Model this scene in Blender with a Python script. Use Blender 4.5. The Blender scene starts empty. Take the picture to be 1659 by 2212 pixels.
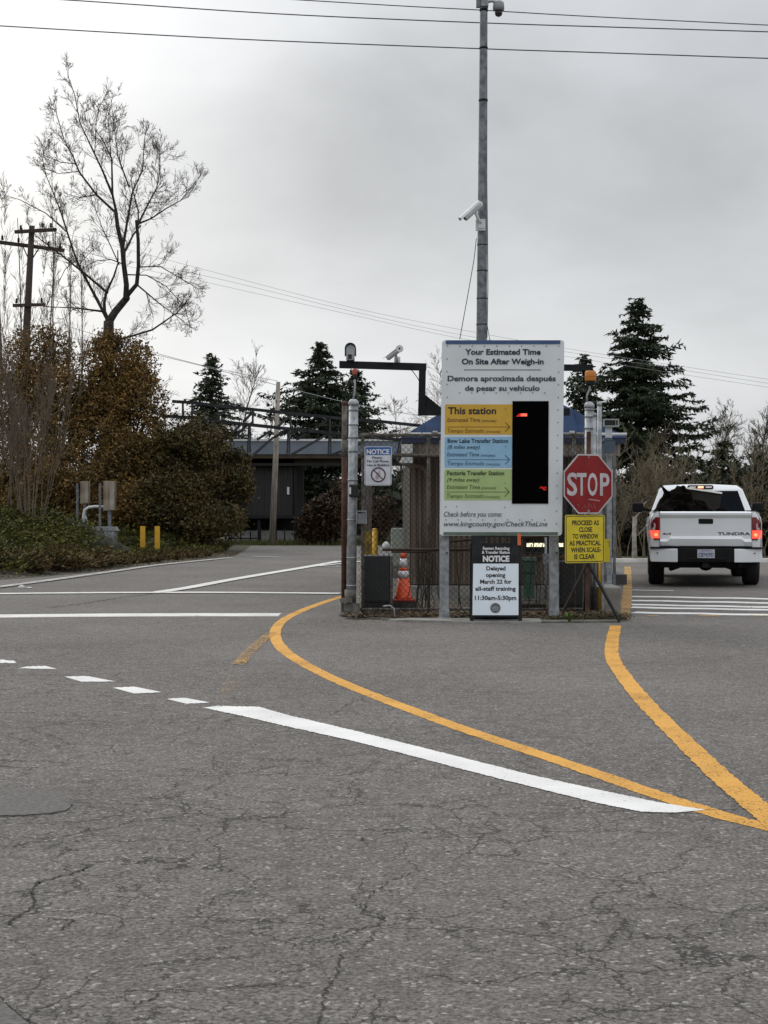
import bpy, math, random
from mathutils import Vector, Matrix, noise
random.seed(7)
R = math.radians
S = bpy.context.scene
COL = S.collection

# ------------------------------------------------------------------ camera, sky, sun, exposure
CAMH = 1.43
FPX = 3322.0            # focal length in reference pixels (picture 1659 x 2212)
cam_d = bpy.data.cameras.new('camera'); cam = bpy.data.objects.new('camera', cam_d); COL.objects.link(cam)
cam.location = (0, 0, CAMH); cam.rotation_euler = (R(90), 0, 0)
cam_d.sensor_fit = 'VERTICAL'; cam_d.sensor_height = 36.0; cam_d.lens = 36.0 * FPX / 2212
cam_d.shift_y = -8 / 2212; cam_d.clip_end = 5000; cam_d.clip_start = 0.1
S.camera = cam
S.render.resolution_x = 768; S.render.resolution_y = 1024
S.view_settings.view_transform = 'Standard'; S.view_settings.look = 'None'
S.view_settings.exposure = 0.0; S.view_settings.gamma = 1.0

SUN_AZ, SUN_EL = R(-38), R(38)        # azimuth from +Y towards +X
sd = Vector((math.sin(SUN_AZ) * math.cos(SUN_EL), math.cos(SUN_AZ) * math.cos(SUN_EL), math.sin(SUN_EL)))
sun_d = bpy.data.lights.new('sun', 'SUN'); sun_d.energy = 0.9; sun_d.angle = R(25); sun_d.color = (1, .965, .91)
sun = bpy.data.objects.new('sun', sun_d); COL.objects.link(sun)
sun.rotation_euler = (-sd).to_track_quat('-Z', 'Y').to_euler(); sun.location = sd * 50

W = bpy.data.worlds.new('World'); S.world = W; W.use_nodes = True
nt = W.node_tree; nt.nodes.clear()
def N(t, k, **kw):
    n = t.nodes.new(k)
    for a, b in kw.items(): setattr(n, a, b)
    return n
def build_world():
    L = nt.links.new
    out = N(nt, 'ShaderNodeOutputWorld'); bg = N(nt, 'ShaderNodeBackground'); bg.inputs['Strength'].default_value = 0.1
    sky = N(nt, 'ShaderNodeTexSky', sky_type='NISHITA', sun_disc=False)
    sky.sun_elevation = SUN_EL; sky.sun_rotation = SUN_AZ; sky.air_density = 1.5; sky.dust_density = 3
    tc = N(nt, 'ShaderNodeTexCoord'); sep = N(nt, 'ShaderNodeSeparateXYZ'); L(tc.outputs['Generated'], sep.inputs[0])
    def M(op, a, b=None, c=None, clamp=False):
        m = N(nt, 'ShaderNodeMath', operation=op, use_clamp=clamp)
        for i, v in enumerate((a, b, c)):
            if v is None: continue
            if isinstance(v, (int, float)): m.inputs[i].default_value = v
            else: L(v, m.inputs[i])
        return m.outputs[0]
    mp = N(nt, 'ShaderNodeMapping'); mp.inputs['Scale'].default_value = (1.0, 1.0, 2.0); mp.inputs['Location'].default_value = (3.1, .4, 1.9)
    L(tc.outputs['Generated'], mp.inputs[0])
    n1 = N(nt, 'ShaderNodeTexNoise'); n1.inputs['Scale'].default_value = 3.2; n1.inputs['Detail'].default_value = 6; n1.inputs['Roughness'].default_value = .5; n1.inputs['Distortion'].default_value = .25
    L(mp.outputs[0], n1.inputs['Vector'])
    n2 = N(nt, 'ShaderNodeTexNoise'); n2.inputs['Scale'].default_value = 9; n2.inputs['Detail'].default_value = 4
    L(mp.outputs[0], n2.inputs['Vector'])
    z = M('MAXIMUM', sep.outputs[2], 0.0)
    # overcast sky: three times as bright overhead as at the horizon
    grad = M('MULTIPLY_ADD', z, 1.45, 0.61)
    # bright patch where the sun sits behind the cloud
    dv = N(nt, 'ShaderNodeVectorMath', operation='DOT_PRODUCT'); L(tc.outputs['Generated'], dv.inputs[0])
    az, el = R(-21), R(11)
    dv.inputs[1].default_value = (math.sin(az) * math.cos(el), math.cos(az) * math.cos(el), math.sin(el))
    glow = M('POWER', M('MAXIMUM', dv.outputs['Value'], 0.0), 34.0)
    cl = M('ADD', M('MULTIPLY', M('SUBTRACT', n1.outputs['Fac'], .5), .85), M('MULTIPLY', M('SUBTRACT', n2.outputs['Fac'], .5), .10))
    zd = M('MULTIPLY', M('SUBTRACT', z, .06, clamp=True), -2.0)
    zd = M('MAXIMUM', zd, -0.40)
    v = M('ADD', M('ADD', grad, M('MULTIPLY', glow, .50)), M('ADD', cl, zd))
    hsv = N(nt, 'ShaderNodeMix', data_type='RGBA'); L(M('MULTIPLY', glow, 1.0, clamp=True), hsv.inputs[0])
    hsv.inputs[6].default_value = (.97, .995, 1.03, 1); hsv.inputs[7].default_value = (1.02, 1.0, .96, 1)
    mul = N(nt, 'ShaderNodeVectorMath', operation='SCALE'); L(hsv.outputs[2], mul.inputs[0]); L(M('MULTIPLY', v, 10.0), mul.inputs['Scale'])
    mix = N(nt, 'ShaderNodeMix', data_type='RGBA'); mix.inputs[0].default_value = .93
    L(sky.outputs[0], mix.inputs[6]); L(mul.outputs[0], mix.inputs[7])
    L(mix.outputs[2], bg.inputs['Color']); L(bg.outputs[0], out.inputs[0])
build_world()

# ------------------------------------------------------------------ picture pixel -> place
def P(x, y, Y):          # a point seen at (x,y) that stands Y metres away
    return Vector(((x - 829.5) / FPX * Y, Y, CAMH - (y - 1098) / FPX * Y))
def PX(x, Y): return (x - 829.5) / FPX * Y
def PZ(y, Y): return CAMH - (y - 1098) / FPX * Y
def G(x, y, z=0.0):      # ground point
    Y = (CAMH - z) * FPX / (y - 1098)
    return Vector((PX(x, Y), Y, z))

# ------------------------------------------------------------------ materials
def new_mat(name):
    m = bpy.data.materials.new(name); m.use_nodes = True
    t = m.node_tree; b = t.nodes['Principled BSDF']
    return m, t, b
def mat(name, c, rough=.6, metal=0, var=.15, scale=6, bump=0, c2=None, spec=None, coat=0, detail=5, stretch=None, lo=.35, hi=.65):
    m, t, b = new_mat(name); L = t.links.new
    b.inputs['Roughness'].default_value = rough; b.inputs['Metallic'].default_value = metal
    if spec is not None: b.inputs['Specular IOR Level'].default_value = spec
    if coat: b.inputs['Coat Weight'].default_value = coat
    tc = N(t, 'ShaderNodeTexCoord'); no = N(t, 'ShaderNodeTexNoise'); no.inputs['Scale'].default_value = scale; no.inputs['Detail'].default_value = detail
    if stretch:
        mp = N(t, 'ShaderNodeMapping'); mp.inputs['Scale'].default_value = stretch
        L(tc.outputs['Object'], mp.inputs[0]); L(mp.outputs[0], no.inputs['Vector'])
    else: L(tc.outputs['Object'], no.inputs['Vector'])
    r = N(t, 'ShaderNodeValToRGB'); L(no.outputs['Fac'], r.inputs[0])
    if c2 is None: c2 = tuple(min(1, v * (1 + var)) for v in c); c = tuple(v * (1 - var) for v in c)
    r.color_ramp.elements[0].position = lo; r.color_ramp.elements[1].position = hi
    r.color_ramp.elements[0].color = (*c, 1); r.color_ramp.elements[1].color = (*c2, 1)
    L(r.outputs[0], b.inputs['Base Color'])
    if bump:
        bp = N(t, 'ShaderNodeBump'); bp.inputs['Strength'].default_value = bump; bp.inputs['Distance'].default_value = .02
        L(no.outputs['Fac'], bp.inputs['Height']); L(bp.outputs[0], b.inputs['Normal'])
    return m
def emis(name, c, s):
    m, t, b = new_mat(name); b.inputs['Base Color'].default_value = (*[v * .5 for v in c], 1)
    b.inputs['Emission Color'].default_value = (*c, 1); b.inputs['Emission Strength'].default_value = s; return m
def leafmat(name, cols, rough=.6, trans=.0):
    m, t, b = new_mat(name); L = t.links.new
    g = N(t, 'ShaderNodeNewGeometry'); r = N(t, 'ShaderNodeValToRGB'); L(g.outputs['Random Per Island'], r.inputs[0])
    e = r.color_ramp.elements
    for i, c in enumerate(cols):
        p = i / (len(cols) - 1)
        if i == 0: el = e[0]
        elif i == len(cols) - 1: el = e[len(e) - 1]
        else: el = e.new(p)
        el.position = p; el.color = (*c, 1)
    tc = N(t, 'ShaderNodeTexCoord'); no = N(t, 'ShaderNodeTexNoise'); no.inputs['Scale'].default_value = .9; no.inputs['Detail'].default_value = 3
    L(tc.outputs['Object'], no.inputs['Vector'])
    mx = N(t, 'ShaderNodeMix', data_type='RGBA', blend_type='MULTIPLY'); mx.inputs[0].default_value = .7
    r2 = N(t, 'ShaderNodeValToRGB'); r2.color_ramp.elements[0].position = .35; r2.color_ramp.elements[1].position = .65
    r2.color_ramp.elements[0].color = (.38, .42, .38, 1); r2.color_ramp.elements[1].color = (1.25, 1.15, 1, 1)
    L(no.outputs['Fac'], r2.inputs[0]); L(r.outputs[0], mx.inputs[6]); L(r2.outputs[0], mx.inputs[7]); L(mx.outputs[2], b.inputs['Base Color'])
    b.inputs['Roughness'].default_value = rough; b.inputs['Specular IOR Level'].default_value = .25
    return m

def asphalt():
    m, t, b = new_mat('asphalt'); L = t.links.new
    tc = N(t, 'ShaderNodeTexCoord'); O = tc.outputs['Object']
    def noise_(s, d=4, ro=.5, v=None):
        n = N(t, 'ShaderNodeTexNoise'); n.inputs['Scale'].default_value = s; n.inputs['Detail'].default_value = d; n.inputs['Roughness'].default_value = ro
        L(v or O, n.inputs['Vector']); return n
    def ramp(i, p0, c0, p1, c1):
        r = N(t, 'ShaderNodeValToRGB'); L(i, r.inputs[0]); e = r.color_ramp.elements
        e[0].position = p0; e[1].position = p1
        e[0].color = (*c0, 1) if isinstance(c0, tuple) else (c0, c0, c0, 1); e[1].color = (*c1, 1) if isinstance(c1, tuple) else (c1, c1, c1, 1)
        return r.outputs[0]
    def mulc(a, c, f=1.0):
        x = N(t, 'ShaderNodeMix', data_type='RGBA', blend_type='MULTIPLY'); x.inputs[0].default_value = f; L(a, x.inputs[6]); L(c, x.inputs[7]); return x.outputs[2]
    def M(op, a, b_=None, clamp=False):
        q = N(t, 'ShaderNodeMath', operation=op, use_clamp=clamp)
        for i, v in enumerate((a, b_)):
            if v is None: continue
            if isinstance(v, (int, float)): q.inputs[i].default_value = v
            else: L(v, q.inputs[i])
        return q.outputs[0]
    base = ramp(noise_(.45, 6, .65).outputs['Fac'], .3, (.116, .107, .098), .7, (.164, .152, .141))
    fine = noise_(58, 4, .75); mid = noise_(9, 5, .6)
    col = mulc(base, ramp(mid.outputs['Fac'], .3, .80, .7, 1.18))
    col = mulc(col, ramp(fine.outputs['Fac'], .32, .34, .68, 1.72))
    vo = N(t, 'ShaderNodeTexVoronoi'); vo.inputs['Scale'].default_value = 70; L(O, vo.inputs['Vector'])
    sp = N(t, 'ShaderNodeSeparateColor'); L(vo.outputs['Color'], sp.inputs[0])
    col = mulc(col, ramp(sp.outputs[0], .0, .72, 1.0, 1.25))
    spark = M('GREATER_THAN', sp.outputs[1], .965)
    mxs = N(t, 'ShaderNodeMix', data_type='RGBA'); L(M('MULTIPLY', spark, .55), mxs.inputs[0]); L(col, mxs.inputs[6]); mxs.inputs[7].default_value = (.42, .40, .38, 1); col = mxs.outputs[2]
    # two nets of cracks, bent by noise and broken by a mask
    nz = noise_(2.2, 6, .65); sc = N(t, 'ShaderNodeVectorMath', operation='SCALE'); L(nz.outputs['Color'], sc.inputs[0]); sc.inputs['Scale'].default_value = .42
    ad = N(t, 'ShaderNodeVectorMath', operation='ADD'); L(O, ad.inputs[0]); L(sc.outputs[0], ad.inputs[1])
    cr = None
    sepo = N(t, 'ShaderNodeSeparateXYZ'); L(O, sepo.inputs[0])
    near = M('MULTIPLY', M('SUBTRACT', 13.5, M('ADD', sepo.outputs[1], M('MULTIPLY', sepo.outputs[0], 1.5))), .16, clamp=True)
    for s, wd, th, seed in ((1.25, .0050, .38, 0), (2.6, .0040, .45, 40), (6.0, .0034, .53, 90)):
        v2 = N(t, 'ShaderNodeTexVoronoi', feature='DISTANCE_TO_EDGE'); v2.inputs['Scale'].default_value = s; L(ad.outputs[0], v2.inputs['Vector'])
        mp = N(t, 'ShaderNodeMapping'); mp.inputs['Location'].default_value = (seed, seed, 0); L(O, mp.inputs[0])
        mk = ramp(noise_(.9, 3, .6, mp.outputs[0]).outputs['Fac'], th, 0, th + .10, 1)
        w_ = M('MULTIPLY', mk, wd * s)
        c_ = M('LESS_THAN', v2.outputs['Distance'], w_)
        cr = c_ if cr is None else M('MAXIMUM', cr, c_)
    cr = M('MULTIPLY', cr, near)
    mxc = N(t, 'ShaderNodeMix', data_type='RGBA'); L(M('MULTIPLY', cr, .8), mxc.inputs[0]); L(col, mxc.inputs[6]); mxc.inputs[7].default_value = (.028, .026, .024, 1)
    L(mxc.outputs[2], b.inputs['Base Color'])
    hgt = M('SUBTRACT', M('ADD', M('MULTIPLY', fine.outputs['Fac'], 1.0), M('MULTIPLY', vo.outputs['Distance'], -.6)), M('MULTIPLY', cr, 1.6))
    bp = N(t, 'ShaderNodeBump'); bp.inputs['Strength'].default_value = .75; bp.inputs['Distance'].default_value = .010
    L(hgt, bp.inputs['Height']); L(bp.outputs[0], b.inputs['Normal'])
    b.inputs['Roughness'].default_value = .92; b.inputs['Specular IOR Level'].default_value = .22
    return m
def paint(name, c, wear=.42, dirt=.6, under=(.15, .143, .136)):
    # worn road paint: the road shows through in scattered chips
    m, t, b = new_mat(name); L = t.links.new
    tc = N(t, 'ShaderNodeTexCoord'); O = tc.outputs['Object']
    n1 = N(t, 'ShaderNodeTexNoise'); n1.inputs['Scale'].default_value = 60; n1.inputs['Detail'].default_value = 4; n1.inputs['Roughness'].default_value = .7; L(O, n1.inputs['Vector'])
    n2 = N(t, 'ShaderNodeTexNoise'); n2.inputs['Scale'].default_value = 2.2; n2.inputs['Detail'].default_value = 4; L(O, n2.inputs['Vector'])
    s = N(t, 'ShaderNodeMath', operation='MULTIPLY_ADD'); L(n2.outputs['Fac'], s.inputs[0]); s.inputs[1].default_value = .25; L(n1.outputs['Fac'], s.inputs[2])
    r = N(t, 'ShaderNodeValToRGB'); L(s.outputs[0], r.inputs[0]); e = r.color_ramp.elements
    e[0].position = wear; e[1].position = wear + .08; e[0].color = (0, 0, 0, 1); e[1].color = (1, 1, 1, 1)
    r2 = N(t, 'ShaderNodeValToRGB'); L(n2.outputs['Fac'], r2.inputs[0]); r2.color_ramp.elements[0].position = .3; r2.color_ramp.elements[1].position = .7
    r2.color_ramp.elements[0].color = (*[v * .82 for v in c], 1); r2.color_ramp.elements[1].color = (*c, 1)
    mx = N(t, 'ShaderNodeMix', data_type='RGBA'); L(r.outputs[0], mx.inputs[0]); mx.inputs[6].default_value = (*under, 1); L(r2.outputs[0], mx.inputs[7])
    L(r2.outputs[0], b.inputs['Base Color']); L(r.outputs[0], b.inputs['Alpha']); t.nodes.remove(mx); b.inputs['Roughness'].default_value = .75
    bp = N(t, 'ShaderNodeBump'); bp.inputs['Strength'].default_value = .6; bp.inputs['Distance'].default_value = .008; L(n1.outputs['Fac'], bp.inputs['Height']); L(bp.outputs[0], b.inputs['Normal'])
    return m
def corrugated(name, c, pitch=.09, axis='X', rough=.5, c2=None):
    m = mat(name, c, rough, 0, .12, 3, c2=c2, stretch=(1, 1, .25))
    return m

ASPH = asphalt()
WHITEP = paint('white_road_paint', (.68, .67, .64), .46)
WHITEN = paint('fresh_white_road_paint', (.74, .735, .71), .42)
YELP = paint('yellow_road_paint', (.64, .32, .045), .475)
YELF = paint('faded_yellow_road_paint', (.50, .30, .08), .60)
WHITEF = paint('faded_white_road_paint', (.46, .45, .43), .54)
GALV = mat('galvanised_steel', (.20, .215, .23), .5, .35, c2=(.36, .375, .39), scale=14, bump=.1)
GALVD = mat('dark_galvanised_steel', (.10, .108, .12), .5, .35, c2=(.22, .235, .25), scale=12, bump=.1)
RUST = mat('rusty_steel', (.055, .025, .017), .85, .1, c2=(.125, .060, .040), scale=10, bump=.3)
OLDST = mat('weathered_steel', (.085, .075, .062), .8, .3, c2=(.2, .19, .17), scale=12, bump=.2)
BLACKM = mat('black_painted_steel', (.010, .012, .014), .6, 0, .3, 8, spec=.2)
BLACKP = mat('black_plastic', (.016, .017, .018), .7, 0, .3, 10, spec=.2)
DEEP = mat('deep_black', (.004, .004, .004), .35, 0, .2, 10)
WHITEM = mat('white_painted_metal', (.60, .62, .63), .4, 0, .06, 4)
SIGNW = mat('sign_white', (.66, .695, .715), .45, 0, .05, 2.5)
CONC = mat('concrete', (.17, .165, .15), .9, 0, c2=(.30, .29, .265), scale=5, bump=.3)
CONCD = mat('mossy_concrete', (.07, .068, .055), .95, 0, c2=(.16, .155, .13), scale=4, bump=.4)
SOIL = mat('soil', (.035, .025, .016), .95, 0, c2=(.10, .075, .05), scale=7, bump=.6)
GRASSG = mat('rough_grass_ground', (.035, .045, .015), .95, 0, c2=(.09, .085, .035), scale=2, bump=.6)
SIDING = mat('brown_siding', (.11, .082, .062), .7, 0, c2=(.18, .14, .11), scale=3, stretch=(1, 1, .3))
BLUE = mat('blue_metal_roof', (.013, .034, .085), .75, 0, .25, 3, spec=.15)
BLUEF = mat('dark_blue_fascia', (.018, .028, .075), .45, 0, .2, 4)
WOODG = mat('weathered_wood', (.19, .165, .14), .9, 0, c2=(.38, .34, .29), scale=6, stretch=(4, 4, .4), bump=.3)
WOODD = mat('creosoted_wood', (.03, .022, .02), .9, 0, c2=(.075, .055, .05), scale=6, stretch=(4, 4, .4), bump=.3)
YELM = mat('yellow_paint', (.60, .34, .02), .5, 0, .12, 5)
YELS = mat('sign_yellow', (.66, .52, .02), .45, 0, .08, 5)
REDS = mat('sign_red', (.20, .009, .011), .5, 0, c2=(.27, .018, .018), scale=5, spec=.3)
TXT = mat('black_lettering', (.012, .012, .014), .5, 0, .1, 5)
NAVY = mat('navy_lettering', (.012, .03, .05), .5, 0, .1, 5)
GREYT = mat('grey_lettering', (.05, .055, .065), .5, 0, .1, 5)
WTXT = mat('white_lettering', (.66, .67, .68), .45, 0, .05, 5)
BARK = mat('dark_bark', (.018, .014, .012), .95, 0, c2=(.05, .042, .035), scale=5, bump=.5)
BARKG = mat('grey_brown_bark', (.07, .055, .042), .95, 0, c2=(.16, .13, .10), scale=8, bump=.3)
BARKP = mat('pale_bark', (.16, .14, .12), .95, 0, c2=(.36, .33, .29), scale=8, bump=.3)

# ------------------------------------------------------------------ mesh builder
class MB:
    def __init__(s): s.v = []; s.f = []; s.sm = []; s.mi = []; s.cur = 0
    def add(s, vs, fs, smooth=False):
        o = len(s.v); s.v += [tuple(p) for p in vs]
        for f in fs: s.f.append(tuple(i + o for i in f)); s.sm.append(smooth); s.mi.append(s.cur)
        return s
    def box(s, c, d, M=None):
        c = Vector(c); hx, hy, hz = d[0] / 2, d[1] / 2, d[2] / 2
        vs = [Vector((x, y, z)) for x in (-hx, hx) for y in (-hy, hy) for z in (-hz, hz)]
        if M is not None: vs = [M @ p for p in vs]
        vs = [p + c for p in vs]
        return s.add(vs, [(0, 1, 3, 2), (4, 6, 7, 5), (0, 4, 5, 1), (2, 3, 7, 6), (0, 2, 6, 4), (1, 5, 7, 3)])
    def bx(s, x0, x1, y0, y1, z0, z1): return s.box(((x0 + x1) / 2, (y0 + y1) / 2, (z0 + z1) / 2), (x1 - x0, y1 - y0, z1 - z0))
    def tube(s, pts, r, n=8, caps=True, smooth=True):
        pts = [Vector(p) for p in pts]; k = len(pts)
        rs = r if isinstance(r, (list, tuple)) else [r] * k
        rings = []; up = None
        for i, p in enumerate(pts):
            d = (pts[min(i + 1, k - 1)] - pts[max(i - 1, 0)])
            if d.length < 1e-9: d = Vector((0, 0, 1))
            d.normalize()
            if up is None: up = Vector((0, 0, 1)) if abs(d.z) < .9 else Vector((0, 1, 0))
            a = d.cross(up); 
            if a.length < 1e-4: a = d.cross(Vector((1, 0, 0)))
            a.normalize(); b = a.cross(d).normalized(); up = b
            rings.append([p + a * (rs[i] * math.cos(2 * math.pi * j / n)) + b * (rs[i] * math.sin(2 * math.pi * j / n)) for j in range(n)])
        vs = [q for g in rings for q in g]; fs = []
        for i in range(k - 1):
            for j in range(n):
                a0 = i * n + j; b0 = i * n + (j + 1) % n
                fs.append((a0, b0, b0 + n, a0 + n))
        s.add(vs, fs, smooth)
        if caps:
            o = len(s.v) - len(vs)
            s.f.append(tuple(o + j for j in range(n))[::-1]); s.sm.append(False); s.mi.append(s.cur)
            s.f.append(tuple(o + (k - 1) * n + j for j in range(n))); s.sm.append(False); s.mi.append(s.cur)
        return s
    def bar(s, a, b, w, h=None):     # square bar between two points
        a, b = Vector(a), Vector(b); h = h or w; d = (b - a); L = d.length; d.normalize()
        up = Vector((0, 0, 1)) if abs(d.z) < .95 else Vector((0, 1, 0))
        x = d.cross(up).normalized(); z = x.cross(d).normalized()
        M = Matrix((x, d, z)).transposed()
        return s.box((a + b) / 2, (w, L, h), M)
    def lathe(s, prof, c, n=16, M=None, smooth=True):   # profile (r,z)
        c = Vector(c); vs = []
        for r, z in prof:
            for j in range(n):
                p = Vector((r * math.cos(2 * math.pi * j / n), r * math.sin(2 * math.pi * j / n), z))
                vs.append((M @ p if M is not None else p) + c)
        fs = []
        for i in range(len(prof) - 1):
            for j in range(n): fs.append((i * n + j, i * n + (j + 1) % n, (i + 1) * n + (j + 1) % n, (i + 1) * n + j))
        s.add(vs, fs, smooth); o = len(s.v) - len(vs)
        s.f.append(tuple(o + j for j in range(n))[::-1]); s.sm.append(False); s.mi.append(s.cur)
        k = len(prof) - 1; s.f.append(tuple(o + k * n + j for j in range(n))); s.sm.append(False); s.mi.append(s.cur)
        return s
    def prism(s, poly, fr, t):       # poly in (u,v) of frame fr, thickness t backwards
        n = len(poly); vs = [fr(u, v, 0) for u, v in poly] + [fr(u, v, -t) for u, v in poly]
        return s.add(vs, [tuple(range(n)), tuple(range(2 * n - 1, n - 1, -1))] + [(i, i + n, (i + 1) % n + n, (i + 1) % n) for i in range(n)])
    def strip(s, pts, w, z, thick=0, jag=0):      # flat ribbon along ground points
        pts = [Vector((p[0], p[1], 0)) for p in pts]; vs = []; k = len(pts)
        for i, p in enumerate(pts):
            d = (pts[min(i + 1, k - 1)] - pts[max(i - 1, 0)]).normalized(); nrm = Vector((-d.y, d.x, 0))
            ww = w[i] if isinstance(w, (list, tuple)) else w
            j1 = jag * (random.random() - .5); j2 = jag * (random.random() - .5)
            vs += [p + nrm * (ww / 2 + j1) + Vector((0, 0, z)), p - nrm * (ww / 2 + j2) + Vector((0, 0, z))]
        return s.add(vs, [(2 * i, 2 * i + 1, 2 * i + 3, 2 * i + 2) for i in range(k - 1)])

def wm(o):
    M = Matrix.Identity(4)
    while o is not None: M = o.matrix_basis @ M; o = o.parent
    return M
def obj(name, mb, mats, parent=None, label=None, cat=None, group=None, kind=None, local=False, bevel=0, origin=None):
    me = bpy.data.meshes.new(name)
    vs = [Vector(p) for p in mb.v]; loc = Vector((0, 0, 0))
    if parent is not None:
        if not local:
            Mi = wm(parent).inverted(); vs = [Mi @ p for p in vs]
    elif not local and kind != 'structure':
        xs = [p.x for p in vs]; ys = [p.y for p in vs]; zs = [p.z for p in vs]
        loc = Vector(origin) if origin else Vector(((min(xs) + max(xs)) / 2, (min(ys) + max(ys)) / 2, min(zs)))
        vs = [p - loc for p in vs]
    me.from_pydata([tuple(p) for p in vs], [], mb.f)
    if not isinstance(mats, (list, tuple)): mats = [mats]
    for m in mats: me.materials.append(m)
    me.polygons.foreach_set('use_smooth', mb.sm); me.polygons.foreach_set('material_index', mb.mi)
    me.update()
    o = bpy.data.objects.new(name, me); COL.objects.link(o); o.location = loc
    if parent is not None: o.parent = parent
    if bevel:
        b = o.modifiers.new('bevel', 'BEVEL'); b.width = bevel; b.segments = 2; b.limit_method = 'ANGLE'; b.angle_limit = R(40)
    tag(o, label, cat, group, kind); return o
def tag(o, label=None, cat=None, group=None, kind=None):
    if label: o['label'] = label
    if cat: o['category'] = cat
    if group: o['group'] = group
    if kind: o['kind'] = kind
def thing(name, label, cat, loc, rz=0, group=None):
    o = bpy.data.objects.new(name, None); COL.objects.link(o); o.location = loc; o.rotation_euler = (0, 0, rz); o.empty_display_size = .2
    tag(o, label, cat, group); return o
def ln(o, label): o['label'] = label; return o
def copy_tree(o, parent=None):
    c = o.copy(); COL.objects.link(c); c.parent = parent
    for ch in [x for x in o.children]: copy_tree(ch, c)
    return c
def frame(o, right, up, nrm):
    o, right, up, nrm = Vector(o), Vector(right), Vector(up), Vector(nrm)
    return lambda u, v, d=0: o + right * u + up * v + nrm * d
def rrect(u0, v0, u1, v1, r, n=5):
    pts = []
    for cx, cy, a0 in ((u1 - r, v1 - r, 0), (u0 + r, v1 - r, 90), (u0 + r, v0 + r, 180), (u1 - r, v0 + r, 270)):
        for i in range(n + 1):
            a = R(a0 + 90 * i / n); pts.append((cx + r * math.cos(a), cy + r * math.sin(a)))
    return pts

# text set in the built-in font and turned into mesh
_cap = {}
def glyphs(txt, bold=0, shear=0):
    cu = bpy.data.curves.new('t', 'FONT'); cu.body = txt; cu.size = 1; cu.offset = bold; cu.shear = shear; cu.resolution_u = 3
    ob = bpy.data.objects.new('t', cu); COL.objects.link(ob)
    dg = bpy.context.evaluated_depsgraph_get(); dg.update()
    me = bpy.data.meshes.new_from_object(ob.evaluated_get(dg))
    vs = [tuple(v.co) for v in me.vertices]; fs = [tuple(p.vertices) for p in me.polygons]
    bpy.data.objects.remove(ob); bpy.data.curves.remove(cu); bpy.data.meshes.remove(me)
    return vs, fs
def text(mb, fr, txt, u0, u1, base, cap, bold=0, shear=0, d=.003):
    if 'H' not in _cap: _cap['H'] = max(v[1] for v in glyphs('H')[0])
    vs, fs = glyphs(txt, bold, shear)
    if not vs: return
    xs = [v[0] for v in vs]; a, b = min(xs), max(xs); ky = cap / (_cap['H'] + bold); kx = (u1 - u0) / (b - a)
    mb.add([fr(u0 + (v[0] - a) * kx, base + v[1] * ky, d) for v in vs], fs)
def rod(mb, fr, pts, w, d=.003):     # flat line drawn on a sign
    for (a, b), (c, e) in zip(pts[:-1], pts[1:]):
        L = math.hypot(c - a, e - b); nx, ny = -(e - b) / L * w / 2, (c - a) / L * w / 2
        mb.add([fr(a + nx, b + ny, d), fr(a - nx, b - ny, d), fr(c - nx, e - ny, d), fr(c + nx, e + ny, d)], [(0, 1, 2, 3)])

# ------------------------------------------------------------------ GROUND AND ROAD
m = MB(); m.add([(-1500, -200, -.02), (1500, -200, -.02), (1500, 2500, -.02), (-1500, 2500, -.02)], [(0, 1, 2, 3)])
obj('ground', m, GRASSG, kind='structure')
m = MB()
far = [(-60, -15), (60, -15), (60, 40.5), (6, 40.5), (4.5, 59), (-60, 59)]
m.add([(x, y, 0) for x, y in far], [tuple(range(6))])
obj('road', m, ASPH, kind='structure')

def pxline(pts, sub=6):           # densify a pixel polyline (Catmull-Rom) and put it on the ground
    out = []; n = len(pts)
    for i in range(n - 1):
        p0 = pts[max(i - 1, 0)]; p1 = pts[i]; p2 = pts[i + 1]; p3 = pts[min(i + 2, n - 1)]
        for k in range(sub):
            t = k / sub
            out.append(tuple(.5 * (2 * p1[j] + (p2[j] - p0[j]) * t + (2 * p0[j] - 5 * p1[j] + 4 * p2[j] - p3[j]) * t * t + (3 * p1[j] - p0[j] - 3 * p2[j] + p3[j]) * t ** 3) for j in (0, 1)))
    out.append(pts[-1]); return [G(*p) for p in out]
def marking(name, pts, w, mt, z=.005, sub=24, jag=.013):
    m = MB(); q = pxline(pts, sub)
    m.strip(q, w, z, jag=jag); return obj(name, m, mt, kind='structure')
# wide white bar and the dashes that lead to it
def marking_poly(pts, mt, z=.004):
    m = MB(); m.add([G(x, y) + Vector((0, 0, z)) for x, y in pts], [tuple(range(len(pts)))]); return obj('road_marking', m, mt, kind='structure')
m = MB()
top = [(472, 1526), (560, 1528), (620, 1545), (760, 1578), (880, 1608), (1000, 1638), (1150, 1676), (1300, 1709), (1420, 1734), (1523, 1751)]
bot = [(440, 1530), (530, 1549), (610, 1568), (750, 1599), (870, 1629), (990, 1661), (1140, 1699), (1290, 1736), (1385, 1755), (1460, 1757)]
def dense(pts, k=40):
    o = []
    for a, b in zip(pts[:-1], pts[1:]):
        for i in range(k): t = i / k; o.append((a[0] + (b[0] - a[0]) * t, a[1] + (b[1] - a[1]) * t))
    return o + [pts[-1]]
def edge_poly(top, bot, mt, z, jag=1.0, k=40):
    m = MB(); A = dense(top, k); B = dense(bot, k); vs = []
    for a, b in zip(A, B):
        vs += [G(a[0] + random.uniform(-jag, jag), a[1] + random.uniform(-jag, jag)) + Vector((0, 0, z)), G(b[0] + random.uniform(-jag, jag) * 1.5, b[1] + random.uniform(-jag, jag)) + Vector((0, 0, z))]
    m.add(vs, [(2 * i, 2 * i + 1, 2 * i + 3, 2 * i + 2) for i in range(len(A) - 1)])
    return obj('road_marking', m, mt, kind='structure')
edge_poly(top, bot, WHITEN, .0042, .6)
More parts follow.
